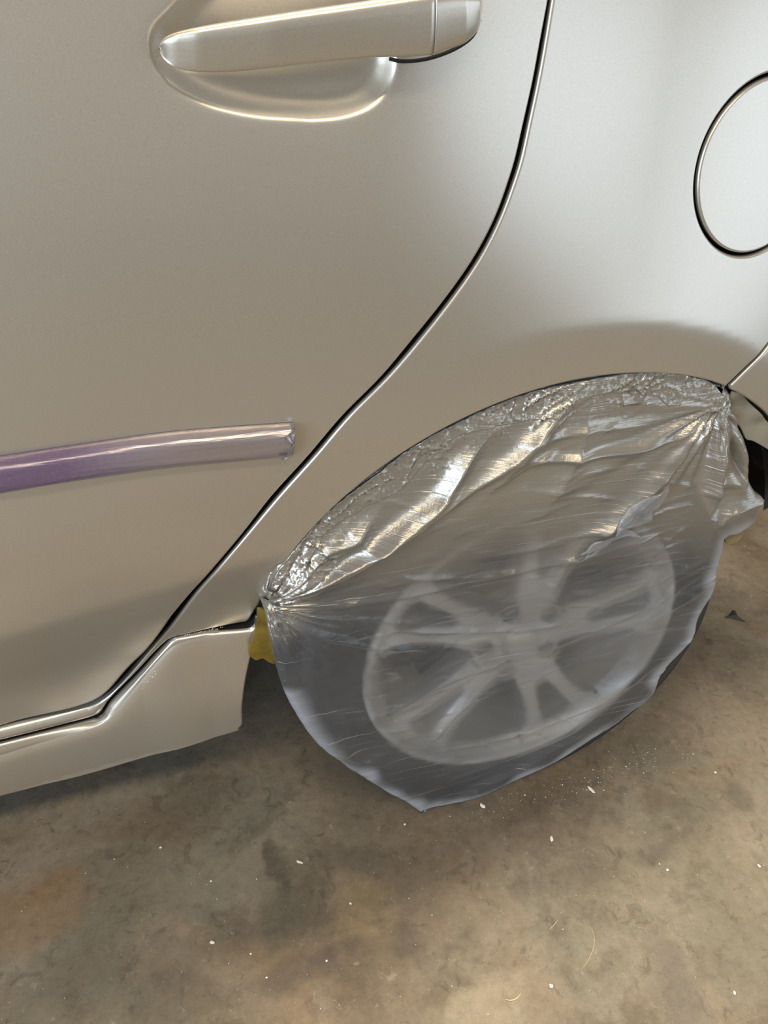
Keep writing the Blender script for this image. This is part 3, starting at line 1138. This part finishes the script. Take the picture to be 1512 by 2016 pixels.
prof_m = [(0.03, 0.0), (0.03, 0.004), (0.08, 0.008), (0.2, 0.010), (0.5, 0.011), (0.8, 0.009), (0.94, 0.005), (0.97, 0.0)]
mould, _ = bar('side_moulding', mt, mb, prof_m, PAINT, None)
mould.parent = door
mould.matrix_parent_inverse = door.matrix_basis.inverted()


def set_attr(o, name, vals):
    a = o.data.attributes.new(name, 'FLOAT', 'POINT')
    a.data.foreach_set('value', np.asarray(vals, dtype=np.float32))


wrap = thing('protective_film', 'shiny purple plastic film wrapped along the moulding across the rear door', 'film', (-0.6, -0.01, 0.60))
prof_f = [(0.0, 0.0005), (0.0, 0.003), (0.02, 0.0055), (0.06, 0.0085), (0.11, 0.0105), (0.17, 0.0122), (0.24, 0.0128), (0.32, 0.0130), (0.42, 0.0133), (0.52, 0.0134), (0.62, 0.0132), (0.70, 0.0126), (0.78, 0.0112), (0.86, 0.009), (0.93, 0.0065), (0.98, 0.003), (1.0, 0.0005)]
fw, A = bar('film_sheet', mt, mb, prof_f, PURPLE, None, n=240, wob=0.0016)
set_attr(fw, 'overspray', A)
# the folded-over rear end: a crumpled flap of film
e0, e1 = to_surf([(582, 846)], flat(-0.012))[0], to_surf([(573, 904)], flat(-0.012))[0]
V, F = [], []
nu, nv = 9, 22
for i in range(nv):
    v = i / (nv - 1)
    p = e0 * (1 - v) + e1 * v
    wdt = 0.006 + 0.0045 * math.sin(v * 9) * math.sin(v * 3.1) + 0.004 * (v > 0.8)
    for j in range(nu):
        u = j / (nu - 1)
        cr = 0.0050 * (vnoise(np.array([v * 11.0]), np.array([u * 2.5]), 9)[0] - 0.3)
        V.append((p[0] - wdt * (1 - u) + 0.001, Ybody(np.array([p[0]]), np.array([p[1]]))[0] - 0.0142 * (1 - 0.9 * u ** 3) - cr, p[1] + 0.001 * math.sin(v * 14)))
for i in range(nv - 1):
    for j in range(nu - 1):
        F.append((i * nu + j, i * nu + j + 1, (i + 1) * nu + j + 1, (i + 1) * nu + j))
fe = obj_py('end_fold', V, F, PURPLE, None)
set_attr(fe, 'overspray', [1.0] * len(V))
tag(fe, 'crumpled silver-sprayed end of the film folded over')
for o in (fw, fe):
    o.parent = wrap
    o.matrix_parent_inverse = Matrix.Translation(wrap.location).inverted()

# ------------------------------------------------------------------ wheel
wheel = bpy.data.objects.new('rear_wheel', None)
COL.objects.link(wheel)
wheel.location = (WX, 0.1, WZ)
part(wheel)


def wpart(o):
    o.parent = wheel
    o.matrix_parent_inverse = Matrix.Translation((WX, 0.1, WZ)).inverted()
    return o


y0 = 0.022
K = 0.955
tp = [(0.205, y0 + 0.014), (0.210, y0 + 0.006), (0.218, y0 + 0.003), (0.233, y0), (0.250, y0 - 0.002), (0.262, y0), (0.265, y0 + 0.002), (0.268, y0 + 0.0015), (0.272, y0 + 0.006), (0.280, y0 + 0.017), (0.2855, y0 + 0.030), (0.289, y0 + 0.046)]
for g in (0.062, 0.095, 0.130, 0.165):
    tp += [(0.2905, y0 + g - 0.005), (0.286, y0 + g - 0.004), (0.286, y0 + g + 0.004), (0.2915, y0 + g + 0.005)]
tp += [(0.290, y0 + 0.19), (0.282, y0 + 0.21), (0.24, y0 + 0.215), (0.20, y0 + 0.20)]
wpart(lathe('tyre', tp, RUBBER, None, c=(WX, 0, WZ), n=128))
wpart(lathe('rim', [(r * K, y) for r, y in [(0.196, y0 + 0.022), (0.203, y0 + 0.014), (0.209, y0 + 0.004), (0.214, y0 + 0.0), (0.219, y0 + 0.001), (0.2215, y0 + 0.005), (0.219, y0 + 0.012), (0.208, y0 + 0.022), (0.198, y0 + 0.06), (0.196, y0 + 0.20), (0.19, y0 + 0.20), (0.19, y0 + 0.05), (0.196, y0 + 0.022)]], ALLOY, None, c=(WX, 0, WZ), n=128))


def Ywheel(x, z):
    r = np.hypot(x - WX, z - WZ)
    return y0 + 0.020 - 0.006 * np.clip(r / 0.2, 0, 1) ** 2 + 0.012 * np.exp(-(r / 0.06) ** 2) * 0


def polar(pts):
    return np.array([(WX + K * r * math.cos(R_(a)), WZ + K * r * math.sin(R_(a))) for r, a in pts])


for k in range(5):
    a = 154 + 72 * k
    o1 = smooth(polar([(0.066, a - 28), (0.085, a - 21.5), (0.12, a - 16.5), (0.16, a - 15.5), (0.185, a - 17), (0.202, a - 21)]), 0.004)
    o2 = smooth(polar([(0.202, a + d) for d in np.linspace(-21, 21, 9)]), 0.004)
    o3 = smooth(polar([(0.202, a + 21), (0.185, a + 17), (0.16, a + 15.5), (0.12, a + 16.5), (0.085, a + 21.5), (0.066, a + 28)]), 0.004)
    o4 = smooth(polar([(0.066, a + d) for d in np.linspace(28, -28, 7)]), 0.004)
    slot = smooth(polar([(0.102, a), (0.106, a - 4), (0.13, a - 6), (0.165, a - 7), (0.186, a - 7.5), (0.191, a - 4), (0.192, a), (0.191, a + 4), (0.186, a + 7.5), (0.165, a + 7), (0.13, a + 6), (0.106, a + 4), (0.102, a)]), 0.004)
    wpart(panel('spoke', join(o1, o2, o3, o4), Ywheel, ALLOY, holes=[join(slot)], step=0.008, roll=0.006, depth=0.030))
hubholes = [join(ring(WX + 0.050 * math.cos(R_(113 + 72 * k)), WZ + 0.050 * math.sin(R_(113 + 72 * k)), 0.0125, 20)) for k in range(5)]
wpart(panel('hub', ring(WX, WZ, 0.0635, 90), Ywheel, ALLOY, holes=hubholes, step=0.006, roll=0.003, depth=0.030))
nutm = None
for k in range(5):
    ax, az = WX + 0.050 * math.cos(R_(113 + 72 * k)), WZ + 0.050 * math.sin(R_(113 + 72 * k))
    if nutm is None:
        bm = bmesh.new()
        bmesh.ops.create_cone(bm, cap_ends=True, segments=6, radius1=0.0095, radius2=0.0088, depth=0.022, matrix=Matrix.Rotation(R_(90), 4, 'X'))
        bmesh.ops.bevel(bm, geom=[e for e in bm.edges], offset=0.0008, segments=1, affect='EDGES')
        nut = obj_bm('lug_nut', bm, CHROME, None, False)
        nutm = nut.data
    else:
        nut = link('lug_nut', nutm, None, None, False)
    nut.location = (ax, y0 + 0.045, az)
    wpart(nut)
wpart(lathe('centre_cap', [(0.0, y0 + 0.010), (0.015, y0 + 0.011), (0.024, y0 + 0.014), (0.027, y0 + 0.020), (0.027, y0 + 0.03)], ALLOY, None, c=(WX, 0, WZ), n=48))
wpart(lathe('brake_disc', [(0.03, 0.088), (0.07, 0.085), (0.072, 0.098), (0.138, 0.098), (0.138, 0.112), (0.03, 0.112)], STEEL, None, c=(WX, 0, WZ), n=80))
bm = bmesh.new()
box_bm(bm, -0.165, -0.115, 0.08, 0.13, WZ - 0.06, WZ + 0.055)
bmesh.ops.bevel(bm, geom=[e for e in bm.edges], offset=0.009, segments=3, affect='EDGES')
wpart(obj_bm('brake_caliper', bm, STEEL, None))
vp = to_surf([(760, 1318)], flat(0.05))[0]
wpart(tube('valve_stem', [(vp[0] - 0.012, 0.058, vp[1] - 0.004), (vp[0], 0.045, vp[1]), (vp[0] + 0.012, 0.036, vp[1] + 0.004)], 0.004, CHROME))

# ------------------------------------------------------------------ masking film over the wheel
film_px_left = [(514, 1196), (520, 1206), (530, 1225), (537, 1250), (545, 1285), (560, 1330), (580, 1376), (608, 1420), (640, 1462), (680, 1495), (720, 1526), (770, 1565), (805, 1588), (833, 1612)]
film_px_bot = [(833, 1612), (848, 1602), (900, 1592), (950, 1580), (1010, 1550), (1080, 1516), (1140, 1475), (1200, 1431), (1245, 1396), (1282, 1364), (1294, 1330), (1318, 1301), (1362, 1254), (1372, 1220), (1402, 1166), (1410, 1130), (1424, 1082), (1430, 1062), (1452, 1056), (1472, 1046)]
film_px_right = [(1472, 1046), (1492, 1030), (1500, 1005), (1508, 985), (1495, 975), (1484, 950), (1482, 905), (1474, 870), (1463, 845), (1450, 800), (1443, 772), (1432, 766)]
arch_in = [(1432, 758), (1383, 747), (1305, 734), (1237, 734), (1095, 758), (989, 790), (904, 829), (820, 873), (731, 941), (672, 983), (608, 1046), (540, 1136), (512, 1188)]
YF0 = flat(0.010)
FLc, FBc, FRc = [smooth(to_surf(p, YF0), 0.0035) for p in (film_px_left, film_px_bot, film_px_right)]
FAc = soften(smooth(to_surf(arch_in, flat(0.016)), 0.0035), 0.012)
_o = FAc - np.array([A_C[0], A_C[1]])
_o /= np.hypot(*_o.T)[:, None]
FAc = FAc + _o * (0.0055 * np.minimum(1, np.minimum(np.arange(len(FAc)), np.arange(len(FAc))[::-1]) / 12.0))[:, None]      # tucked up behind the lip
FLc[:, 0] -= 0.009 * np.sin(np.linspace(0, math.pi, len(FLc)))
FLc[:, 1] -= 0.005 * np.sin(np.linspace(0, math.pi, len(FLc)))
_k = np.sin(np.linspace(0, math.pi, len(FBc))) ** 0.5
FBc[:, 0] += (0.005 + 0.006 * sstep(0.35, 0.7, np.linspace(0, 1, len(FBc)))) * _k
FBc[:, 1] -= 0.006 * _k
FILM_OUT = join(FLc, FBc, FRc, FAc)
PINCH = to_surf([(524, 1206)], YF0)[0]


def L(px):
    return to_surf(px, YF0)


# folds of the drawn film: (polyline, width, height, sharpness)
FOLDS = [
    (L([(530, 1205), (552, 1180), (600, 1128), (650, 1081), (697, 1058), (756, 995)]), 0.0075, 0.008),
    (L([(545, 1190), (620, 1140), (735, 1072), (854, 988), (915, 905), (968, 850)]), 0.008, 0.011),
    (L([(690, 1045), (731, 1072), (800, 1020)]), 0.005, 0.006),
    (L([(560, 1195), (720, 1090), (860, 1000), (1010, 895), (1100, 808), (1150, 780)]), 0.006, 0.007),
    (L([(930, 1000), (1040, 880), (1130, 800)]), 0.011, 0.006),
    (L([(1060, 1020), (1130, 900), (1170, 790)]), 0.012, 0.006),
    (L([(1000, 868), (1080, 860), (1160, 845), (1270, 840)]), 0.004, 0.003),
    (L([(1010, 905), (1150, 895), (1260, 880), (1330, 860), (1385, 835)]), 0.004, 0.006),
    (L([(1130, 1090), (1220, 1010), (1300, 940), (1360, 870), (1395, 830)]), 0.008, 0.009),
    (L([(1200, 1040), (1255, 1000), (1310, 955)]), 0.004, 0.006),
    (L([(1425, 830), (1412, 900), (1402, 960), (1395, 1020)]), 0.006, 0.014),
    (L([(1395, 960), (1450, 950), (1475, 985)]), 0.006, 0.006),
    (L([(1370, 1075), (1430, 1010), (1500, 990)]), 0.006, 0.010),
    (L([(1440, 830), (1452, 900), (1478, 960)]), 0.005, -0.012),
    (L([(1370, 1060), (1405, 1040), (1440, 1000)]), 0.004, -0.006),
    (L([(540, 1208), (660, 1192), (820, 1165), (1000, 1128), (1180, 1085), (1330, 1040)]), 0.0035, 0.004),
    (L([(545, 1213), (700, 1215), (830, 1225)]), 0.003, 0.004),
    (L([(545, 1222), (640, 1250), (740, 1268), (840, 1276)]), 0.005, 0.006),
    (L([(760, 1238), (900, 1243), (1060, 1236), (1120, 1228)]), 0.004, 0.005),
    (L([(720, 1420), (900, 1330), (1090, 1270), (1260, 1200), (1380, 1130)]), 0.004, 0.0045),
    (L([(780, 1440), (950, 1370), (1120, 1305), (1300, 1210), (1400, 1150)]), 0.0035, 0.004),
    (L([(870, 1480), (1020, 1440), (1180, 1380), (1300, 1300)]), 0.004, 0.004),
    (L([(860, 1535), (960, 1505), (1100, 1445), (1180, 1395)]), 0.006, 0.005),
    (L([(880, 1580), (1000, 1530), (1090, 1470), (1160, 1430)]), 0.005, 0.006),
    (L([(620, 1440), (700, 1490), (780, 1505)]), 0.006, 0.005),
    (L([(835, 1470), (875, 1420), (915, 1375), (930, 1350)]), 0.006, 0.007),
    (L([(1225, 1180), (1300, 1140), (1400, 1090)]), 0.005, 0.004),
]


_rg = random.Random(11)
for i in range(130):
    a = R_(_rg.uniform(12, 172)) if i < 100 else R_(_rg.uniform(180, 350))
    r = _rg.uniform(0.06, 0.325) if i < 100 else _rg.uniform(0.02, 0.26)
    c = np.array([CX + r * math.cos(a), CZ + r * math.sin(a)])
    rad = c - PINCH
    t = math.atan2(rad[1], rad[0]) if _rg.random() < 0.45 else R_(_rg.gauss(8, 16)) if r < 0.26 else a + R_(90 + _rg.gauss(0, 35))
    ln = _rg.uniform(0.02, 0.09) if r < 0.26 else _rg.uniform(0.01, 0.045)
    v = np.array([math.cos(t), math.sin(t)]) * ln
    nn = np.array([-v[1], v[0]]) * _rg.gauss(0, 0.12)
    FOLDS.append((np.array([c - v, c + nn, c + v]), _rg.uniform(0.0018, 0.0036), _rg.uniform(0.0008, 0.0024) * (1 if i < 100 else 0.7)))


def Yfilm(x, z):
    x = np.asarray(x, float)
    P = np.stack([x, z], 1)
    r = np.hypot(x - CX, z - CZ)
    da = seg_dist(P, FAc[::2], closed=False)
    # taped behind the lip, then bulging out and falling to rest against the tyre and rim
    y = 0.014 - 0.004 * sstep(0.0, 0.085, da)
    y += 0.003 * sstep(0.18, 0.05, r)
    low = sstep(0.14, 0.02, np.asarray(z))
    y += 0.006 * low
    # tape-stiffened band along the arch, crinkled
    band = sstep(0.060, 0.018, da) * sstep(0.0, 0.006, da)
    ang = np.arctan2(z - CZ, x - CX)
    u, v = ang * 0.36, r
    c1, c2, c3 = crumple(u, v, 38, 1), crumple(u, v, 85, 2), crumple(u, v, 150, 4)
    pat = 0.15 + 0.85 * sstep(0.42, 0.62, vnoise(u * 16 + 5, v * 9, 31))
    y -= band * pat * sstep(0.015, 0.09, np.hypot(x - PINCH[0], np.asarray(z) - PINCH[1])) * (0.0036 * c1 + 0.0014 * c2 + 0.0005 * c3)
    # pleats running out of the gathered corner
    dx, dz = x - PINCH[0], np.asarray(z) - PINCH[1]
    pr = np.hypot(dx, dz)
    pa = np.arctan2(dz, dx)
    pl = 0.5 * np.cos(pa * 26) + 0.35 * np.cos(pa * 43 + 1.0) + 0.2 * np.cos(pa * 71 + 2)
    y -= 0.0034 * pl * np.minimum(pr / 0.03, 1) * np.exp(-pr / 0.075)
    y += 0.018 * np.exp(-pr / 0.02)
    # pleats below the upper right tape
    q0 = to_surf([(1415, 800)], YF0)[0]
    dx, dz = x - q0[0], np.asarray(z) - q0[1]
    qr = np.hypot(dx, dz)
    qa = np.arctan2(dz, dx)
    pl = 0.5 * np.cos(qa * 14 + 0.5) + 0.4 * np.cos(qa * 23)
    y -= 0.007 * pl * np.minimum(qr / 0.03, 1) * np.exp(-qr / 0.10) * (1 - band)
    for pts, w, h in FOLDS:
        pp = smooth(pts, 0.008)
        lo, hi = pp.min(0) - 4 * w, pp.max(0) + 4 * w
        k = (P[:, 0] > lo[0]) & (P[:, 0] < hi[0]) & (P[:, 1] > lo[1]) & (P[:, 1] < hi[1])
        if not k.any():
            continue
        d = seg_dist(P[k], pp, closed=False)
        ends = np.minimum(np.hypot(*(P[k] - pp[0]).T), np.hypot(*(P[k] - pp[-1]).T))
        fade = 0.25 + 0.75 * sstep(0, 0.05, ends)
        y[k] -= 1.5 * h * fade * (0.6 * np.exp(-np.sqrt(d * d + 0.0013 ** 2) / (0.8 * w)) + 0.4 * np.exp(-(d / (1.6 * w)) ** 2))
    # general slack
    y -= 0.004 * (vnoise(x * 9 + z * 6, z * 13 - x * 3, 7) - 0.5)
    y -= 0.0024 * (vnoise(x * 17 + z * 5, z * 46 - x * 5, 8) - 0.5)
    y -= 0.0012 * (vnoise(x * 30, z * 120 - x * 16, 11) - 0.5)
    return y


bandpoly = np.vstack([FAc, offset_in(FILM_OUT, 0.055)[:0], np.array([(CX + 0.295 * math.cos(R_(a)), CZ + 0.295 * math.sin(R_(a))) for a in np.linspace(158, 62, 40)])])
film = thing('masking_film', 'crumpled clear plastic masking film hung over the rear wheel, silver oversprayed on top', 'masking film', (-0.116, 0.014, 0.0))
fs = panel('film_sheet', FILM_OUT, Yfilm, FILM, step=0.0026,
           feature=[offset_open(smooth(p, 0.003), dd) for p, w, h in FOLDS[:27] for dd in (-0.0026, -0.0012, 0.0, 0.0012, 0.0026)], roll=0.010, depth=0.035, fr=(0, 0.03, 0.1, 0.22, 0.38, 0.58, 0.8, 1.0))
co = np.empty(len(fs.data.vertices) * 3)
fs.data.vertices.foreach_get('co', co)
co = co.reshape(-1, 3)
PP = co[:, [0, 2]]
da = seg_dist(PP, FAc[::3], closed=False)
zz = PP[:, 1]
spray = np.maximum(0.97 * sstep(0.075, 0.03, da), 0.93 * sstep(0.36, 0.56, zz))
spray = np.clip(spray + 0.30 * (vnoise(PP[:, 0] * 12, zz * 22, 21) - 0.5) * sstep(0.03, 0.12, da), 0, 0.97)
spray *= sstep(0.33, 0.45, zz)
set_attr(fs, 'overspray', spray)
dl = seg_dist(PP, np.vstack([FLc[40:], FBc])[::2], closed=False)
hem = sstep(0.026, 0.002, dl + 0.020 * (vnoise(PP[:, 0] * 30, zz * 30, 41) - 0.5))      # the hem is folded double
set_attr(fs, 'hem', hem)
fs.parent = film
fs.matrix_parent_inverse = Matrix.Translation(film.location).inverted()



# the taped edge of the sheet: a ragged strip stuck along the arch
n = len(FAc)
tt = np.linspace(0, 1, n)
wid = 0.019 + 0.006 * np.sin(tt * 21) + 0.007 * (vnoise(tt * 34, tt * 0, 51) - 0.5) + 0.007 * sstep(0.35, 0.05, tt)
wid *= np.minimum(1, np.minimum(tt, 1 - tt) * 9 + 0.15)
cen = np.array([A_C[0], A_C[1]])
inw = cen - FAc
inw /= np.hypot(*inw.T)[:, None]
band_out = join((FAc + inw * 0.0035)[5:-5], (FAc + inw * (0.007 + wid[:, None]))[5:-5][::-1])
te = panel('taped_edge', band_out, lambda x, z: Yfilm(x, z) - 0.0013 - 0.0015 * crumple(x, z, 48, 6) - 0.0004 * crumple(x, z, 120, 8), FILM, step=0.0022, roll=0.0012, depth=0.0014)
set_attr(te, 'overspray', np.full(len(te.data.vertices), 0.96))
set_attr(te, 'hem', np.zeros(len(te.data.vertices)))
tag(te, 'silver-sprayed tape strip along the top edge of the film')
# a loose torn flap and a sliver of film on the sheet
for k, px in enumerate(([(1198, 1042), (1218, 1012), (1248, 985), (1280, 965), (1312, 952), (1309, 975), (1296, 996), (1284, 1006), (1279, 1028), (1252, 1036), (1222, 1040)],
                        [(1142, 1092), (1170, 1062), (1205, 1050), (1240, 1046), (1262, 1058), (1236, 1056), (1200, 1066), (1168, 1080)])):
    fl = panel('torn_flap', join(smooth(to_surf(px + [px[0]], flat(0.004)), 0.003)), lambda x, z: Yfilm(x, z) - 0.006 - 0.004 * (vnoise(x * 60 + z * 70, z * 18, 71) - 0.5), FILM, step=0.0024, roll=0.001, depth=0.0008)
    set_attr(fl, 'overspray', np.full(len(fl.data.vertices), 0.05))
    set_attr(fl, 'hem', np.full(len(fl.data.vertices), 0.30))
    tag(fl, 'loose bluish shred of clear film on the sheet')
    fl.parent = film
    fl.matrix_parent_inverse = Matrix.Translation(film.location).inverted()
te.parent = film
te.matrix_parent_inverse = Matrix.Translation(film.location).inverted()

# ------------------------------------------------------------------ pieces of masking tape
def sheet(name, px, yf, mat, label, cat, group=None, spray=0.0, step=0.005, depth=0.002, y=0.0):
    o = panel(name, join(smooth(to_surf(px + [px[0]], flat(y)), 0.003)), yf, mat, step=step, roll=0.0008, depth=depth)
    set_attr(o, 'overspray', np.clip(spray + 0 * np.zeros(len(o.data.vertices)), 0, 1))
    tag(o, label, cat, group)
    return o


def crink(base, amp, f, s):
    return lambda x, z: base + 0.0 * x - amp * (vnoise(np.asarray(x) * f, np.asarray(z) * f, s) - 0.5)


sheet('masking_tape', [(507, 1200), (518, 1198), (524, 1208), (528, 1240), (538, 1262), (545, 1300), (530, 1300), (516, 1293), (503, 1297), (490, 1288), (489, 1278), (499, 1255), (506, 1235)],
      crink(0.040, 0.010, 60, 5), TAPE, 'yellow masking tape scrap tucked between side skirt and the gathered film', 'masking tape', 'tape holding the masking film', y=0.040)
sheet('masking_tape', [(1438, 768), (1450, 770), (1470, 785), (1495, 812), (1525, 845), (1560, 890), (1560, 915), (1512, 885), (1488, 872), (1474, 868), (1464, 845), (1440, 832), (1410, 825), (1425, 800)],
      crink(0.020, 0.014, 38, 6), TAPE, 'silver-dusted yellow tape flap under the bumper corner at the arch', 'masking tape', 'tape holding the masking film', spray=0.72, y=0.020)
sheet('masking_tape', [(1426, 1058), (1445, 1048), (1470, 1034), (1470, 1050), (1453, 1068), (1434, 1074)],
      crink(0.022, 0.004, 80, 7), TAPE, 'small yellow tape end showing below the torn right edge of the film', 'masking tape', 'tape holding the masking film', spray=0.25, y=0.02)

# ------------------------------------------------------------------ litter on the floor
def blob(name, px, size, mat, label, cat, elong=1.6, group=None, seed=0):
    rg = random.Random(seed)
    bm = bmesh.new()
    bmesh.ops.create_icosphere(bm, subdivisions=2, radius=1.0)
    for v in bm.verts:
        k = 1 + rg.uniform(-0.28, 0.28)
        v.co = Vector((v.co.x * elong * k, v.co.y * k, v.co.z * 0.4 * k))
    o = obj_bm(name, bm, mat, None, False)
    p = to_floor([px])[0]
    s = size
    o.scale = (s, s, s)
    o.location = (p[0], p[1], s * 0.40)
    o.rotation_euler = (0, 0, rg.uniform(0, 3.1))
    tag(o, label, cat, group)
    return o


chips = [((950, 1587), 0.0042, 1.4, 'largest white filler chip, just right of the film\'s lowest tip'),
         ((1164, 1556), 0.0034, 3.0, 'long white sliver lying in the pale dust beside the wheel'),
         ((1086, 1652), 0.0030, 2.2, 'white crumb on brown concrete below the dust trail'),
         ((590, 1698), 0.0026, 2.6, 'white curled crumb on concrete left of the film tip'),
         ((690, 1779), 0.0022, 1.1, 'round white grain mid floor on the ochre stain'),
         ((418, 1856), 0.0026, 1.8, 'white twin crumb on grey concrete, lower left floor'),
         ((316, 1669), 0.0022, 1.2, 'small white grain on the floor below the side skirt'),
         ((1085, 1942), 0.0030, 1.3, 'white grain beside the pale curved fibre'),
         ((1446, 1955), 0.0024, 1.4, 'white grain near the lower right corner of the floor'),
         ((1494, 1705), 0.0026, 1.3, 'white grain at the right edge of the floor'),
         ((1408, 1521), 0.0024, 1.3, 'white grain right of the dust trail, nearest the frame'),
         ((1314, 1713), 0.0022, 1.3, 'white grain on the tan floor band at right'),
         ((797, 1623), 0.0020, 1.2, 'white grain left of the film\'s lowest tip'),
         ((643, 1892), 0.0018, 1.2, 'tiny white grain on the dark stain at bottom')]
for i, (px, s, e, lb) in enumerate(chips):
    blob('filler_chip', px, s * 0.66, WHITE, lb, 'chip', e, 'white chips on the floor', seed=i + 3)

# dark leaf-like scrap
cpx = [(1426, 1216), (1434, 1212), (1440, 1206), (1446, 1208), (1452, 1213), (1458, 1218), (1468, 1225), (1455, 1222), (1440, 1218)]
cf = to_floor(cpx)
c0 = cf.mean(0)
V = []
for i, p in enumerate(cf):
    V.append((p[0] - c0[0], p[1] - c0[1], 0.001 + (0.006 if i in (2, 3) else 0.0)))
n = len(V)
V.append((0, 0, 0.007))
V += [(a, b, max(c - 0.0012, 0.0002)) for a, b, c in V[:n]] + [(0, 0, 0.0055)]
F = [(i, (i + 1) % n, n) for i in range(n)] + [(n + 1 + (i + 1) % n, n + 1 + i, 2 * n + 1) for i in range(n)] + [(i, n + 1 + i, n + 1 + (i + 1) % n, (i + 1) % n) for i in range(n)]
scrap = obj_py('plastic_scrap', V, F, DARKBIT, None, False, fix=True)
scrap.location = (c0[0], c0[1], 0)
tag(scrap, 'black triangular scrap on the bare floor right of the wheel', 'scrap')


def fibre(px, r, label, mat=STRAW):
    p = to_floor(px)
    xy = smooth(p[:, :2], 0.002)
    z = r * 1.0 + 0.0 * xy[:, 0]
    o = tube('fibre', np.c_[xy, z], r, mat, None, 6, taper=True)
    tag(o, label, 'fibre')
    return o


fibre([(994, 1968), (1004, 1970), (1014, 1968), (1022, 1961), (1025, 1954)], 0.0008, 'short thick straw-coloured fibre curled on the floor near the bottom edge')
fibre([(1158, 1821), (1166, 1832), (1170, 1850), (1167, 1870), (1158, 1890), (1146, 1908)], 0.00035, 'long thin pale hair arching on the floor, lower right')
fibre([(1082, 1830), (1090, 1822), (1098, 1812)], 0.0004, 'short straight pale bristle on the floor above the curled fibre')

# dust: nobody could count it
verts, faces = [], []
octv = [(1, 0, 0), (-1, 0, 0), (0, 1, 0), (0, -1, 0), (0, 0, 0.7), (0, 0, 0)]
octf = [(0, 2, 4), (2, 1, 4), (1, 3, 4), (3, 0, 4)]


def grain(p, s):
    b = len(verts)
    a = random.uniform(0, 6.28)
    for x, y, z in octv:
        verts.append((p[0] + s * (x * math.cos(a) - y * math.sin(a)) * random.uniform(0.6, 1.4), p[1] + s * (x * math.sin(a) + y * math.cos(a)), s * z))
    for f in octf:
        faces.append(tuple(b + i for i in f))


line = np.array([(905, 1590), (1000, 1565), (1090, 1535), (1180, 1510), (1260, 1500), (1350, 1475)], float)
for i in range(420):
    t = random.random() ** 0.9 * (len(line) - 1)
    k = min(int(t), len(line) - 2)
    p = line[k] + (line[k + 1] - line[k]) * (t - k)
    p = p + np.array([random.gauss(0, 30), random.gauss(8, 20)])
    if p[1] < np.interp(p[0], [833, 950, 1080, 1200, 1280], [1612, 1580, 1518, 1435, 1370]) + 4:
        continue
    grain(to_floor([p])[0], 0.00035 * math.exp(random.gauss(0, 0.5)))
for i in range(330):
    p = np.array([random.uniform(0, 1512), random.uniform(1560, 2016)])
    if p[1] < 1560 + max(0, (500 - p[0]) * 0.05):
        continue
    grain(to_floor([p])[0], 0.00028 * math.exp(random.gauss(0, 0.55)))
du = obj_py('filler_dust', verts, faces, WHITE, None, False)
tag(du, 'fine pale sanding dust sprinkled over the concrete floor below the wheel', 'dust', kind='stuff')

# dried filler specks on the skirt's shoulder and in its joint
verts, faces = [], []
for c, n, sp in (((292, 1338), 16, (9, 14)), ((300, 1330), 12, (7, 9)), ((395, 1244), 26, (26, 2.0))):
    for i in range(n):
        q = np.array([random.gauss(c[0], sp[0]), 0.0])
        q[1] = c[1] - (q[0] - c[0]) * (0.95 if n < 20 else 0.2) + random.gauss(0, sp[1] * 0.35)
        xz = to_surf([q], Yskirt)[0]
        yy = float(Yskirt(np.array([xz[0]]), np.array([xz[1]]))[0])
        s = 0.00042 * math.exp(random.gauss(0, 0.4))
        b = len(verts)
        for x, y, z in octv:
            verts.append((xz[0] + s * x, yy - s * z * 0.8, xz[1] + s * y))
        for f in octf:
            faces.append(tuple(b + i for i in f))
sp = obj_py('filler_specks', verts, faces, WHITE, None, False)
tag(sp, 'pale dried specks on the skirt shoulder', kind='stuff')
sp.parent = skirt
sp.matrix_parent_inverse = (Matrix.Translation(car.location).inverted() @ Matrix.Identity(4)).inverted() @ Matrix.Translation(car.location).inverted()
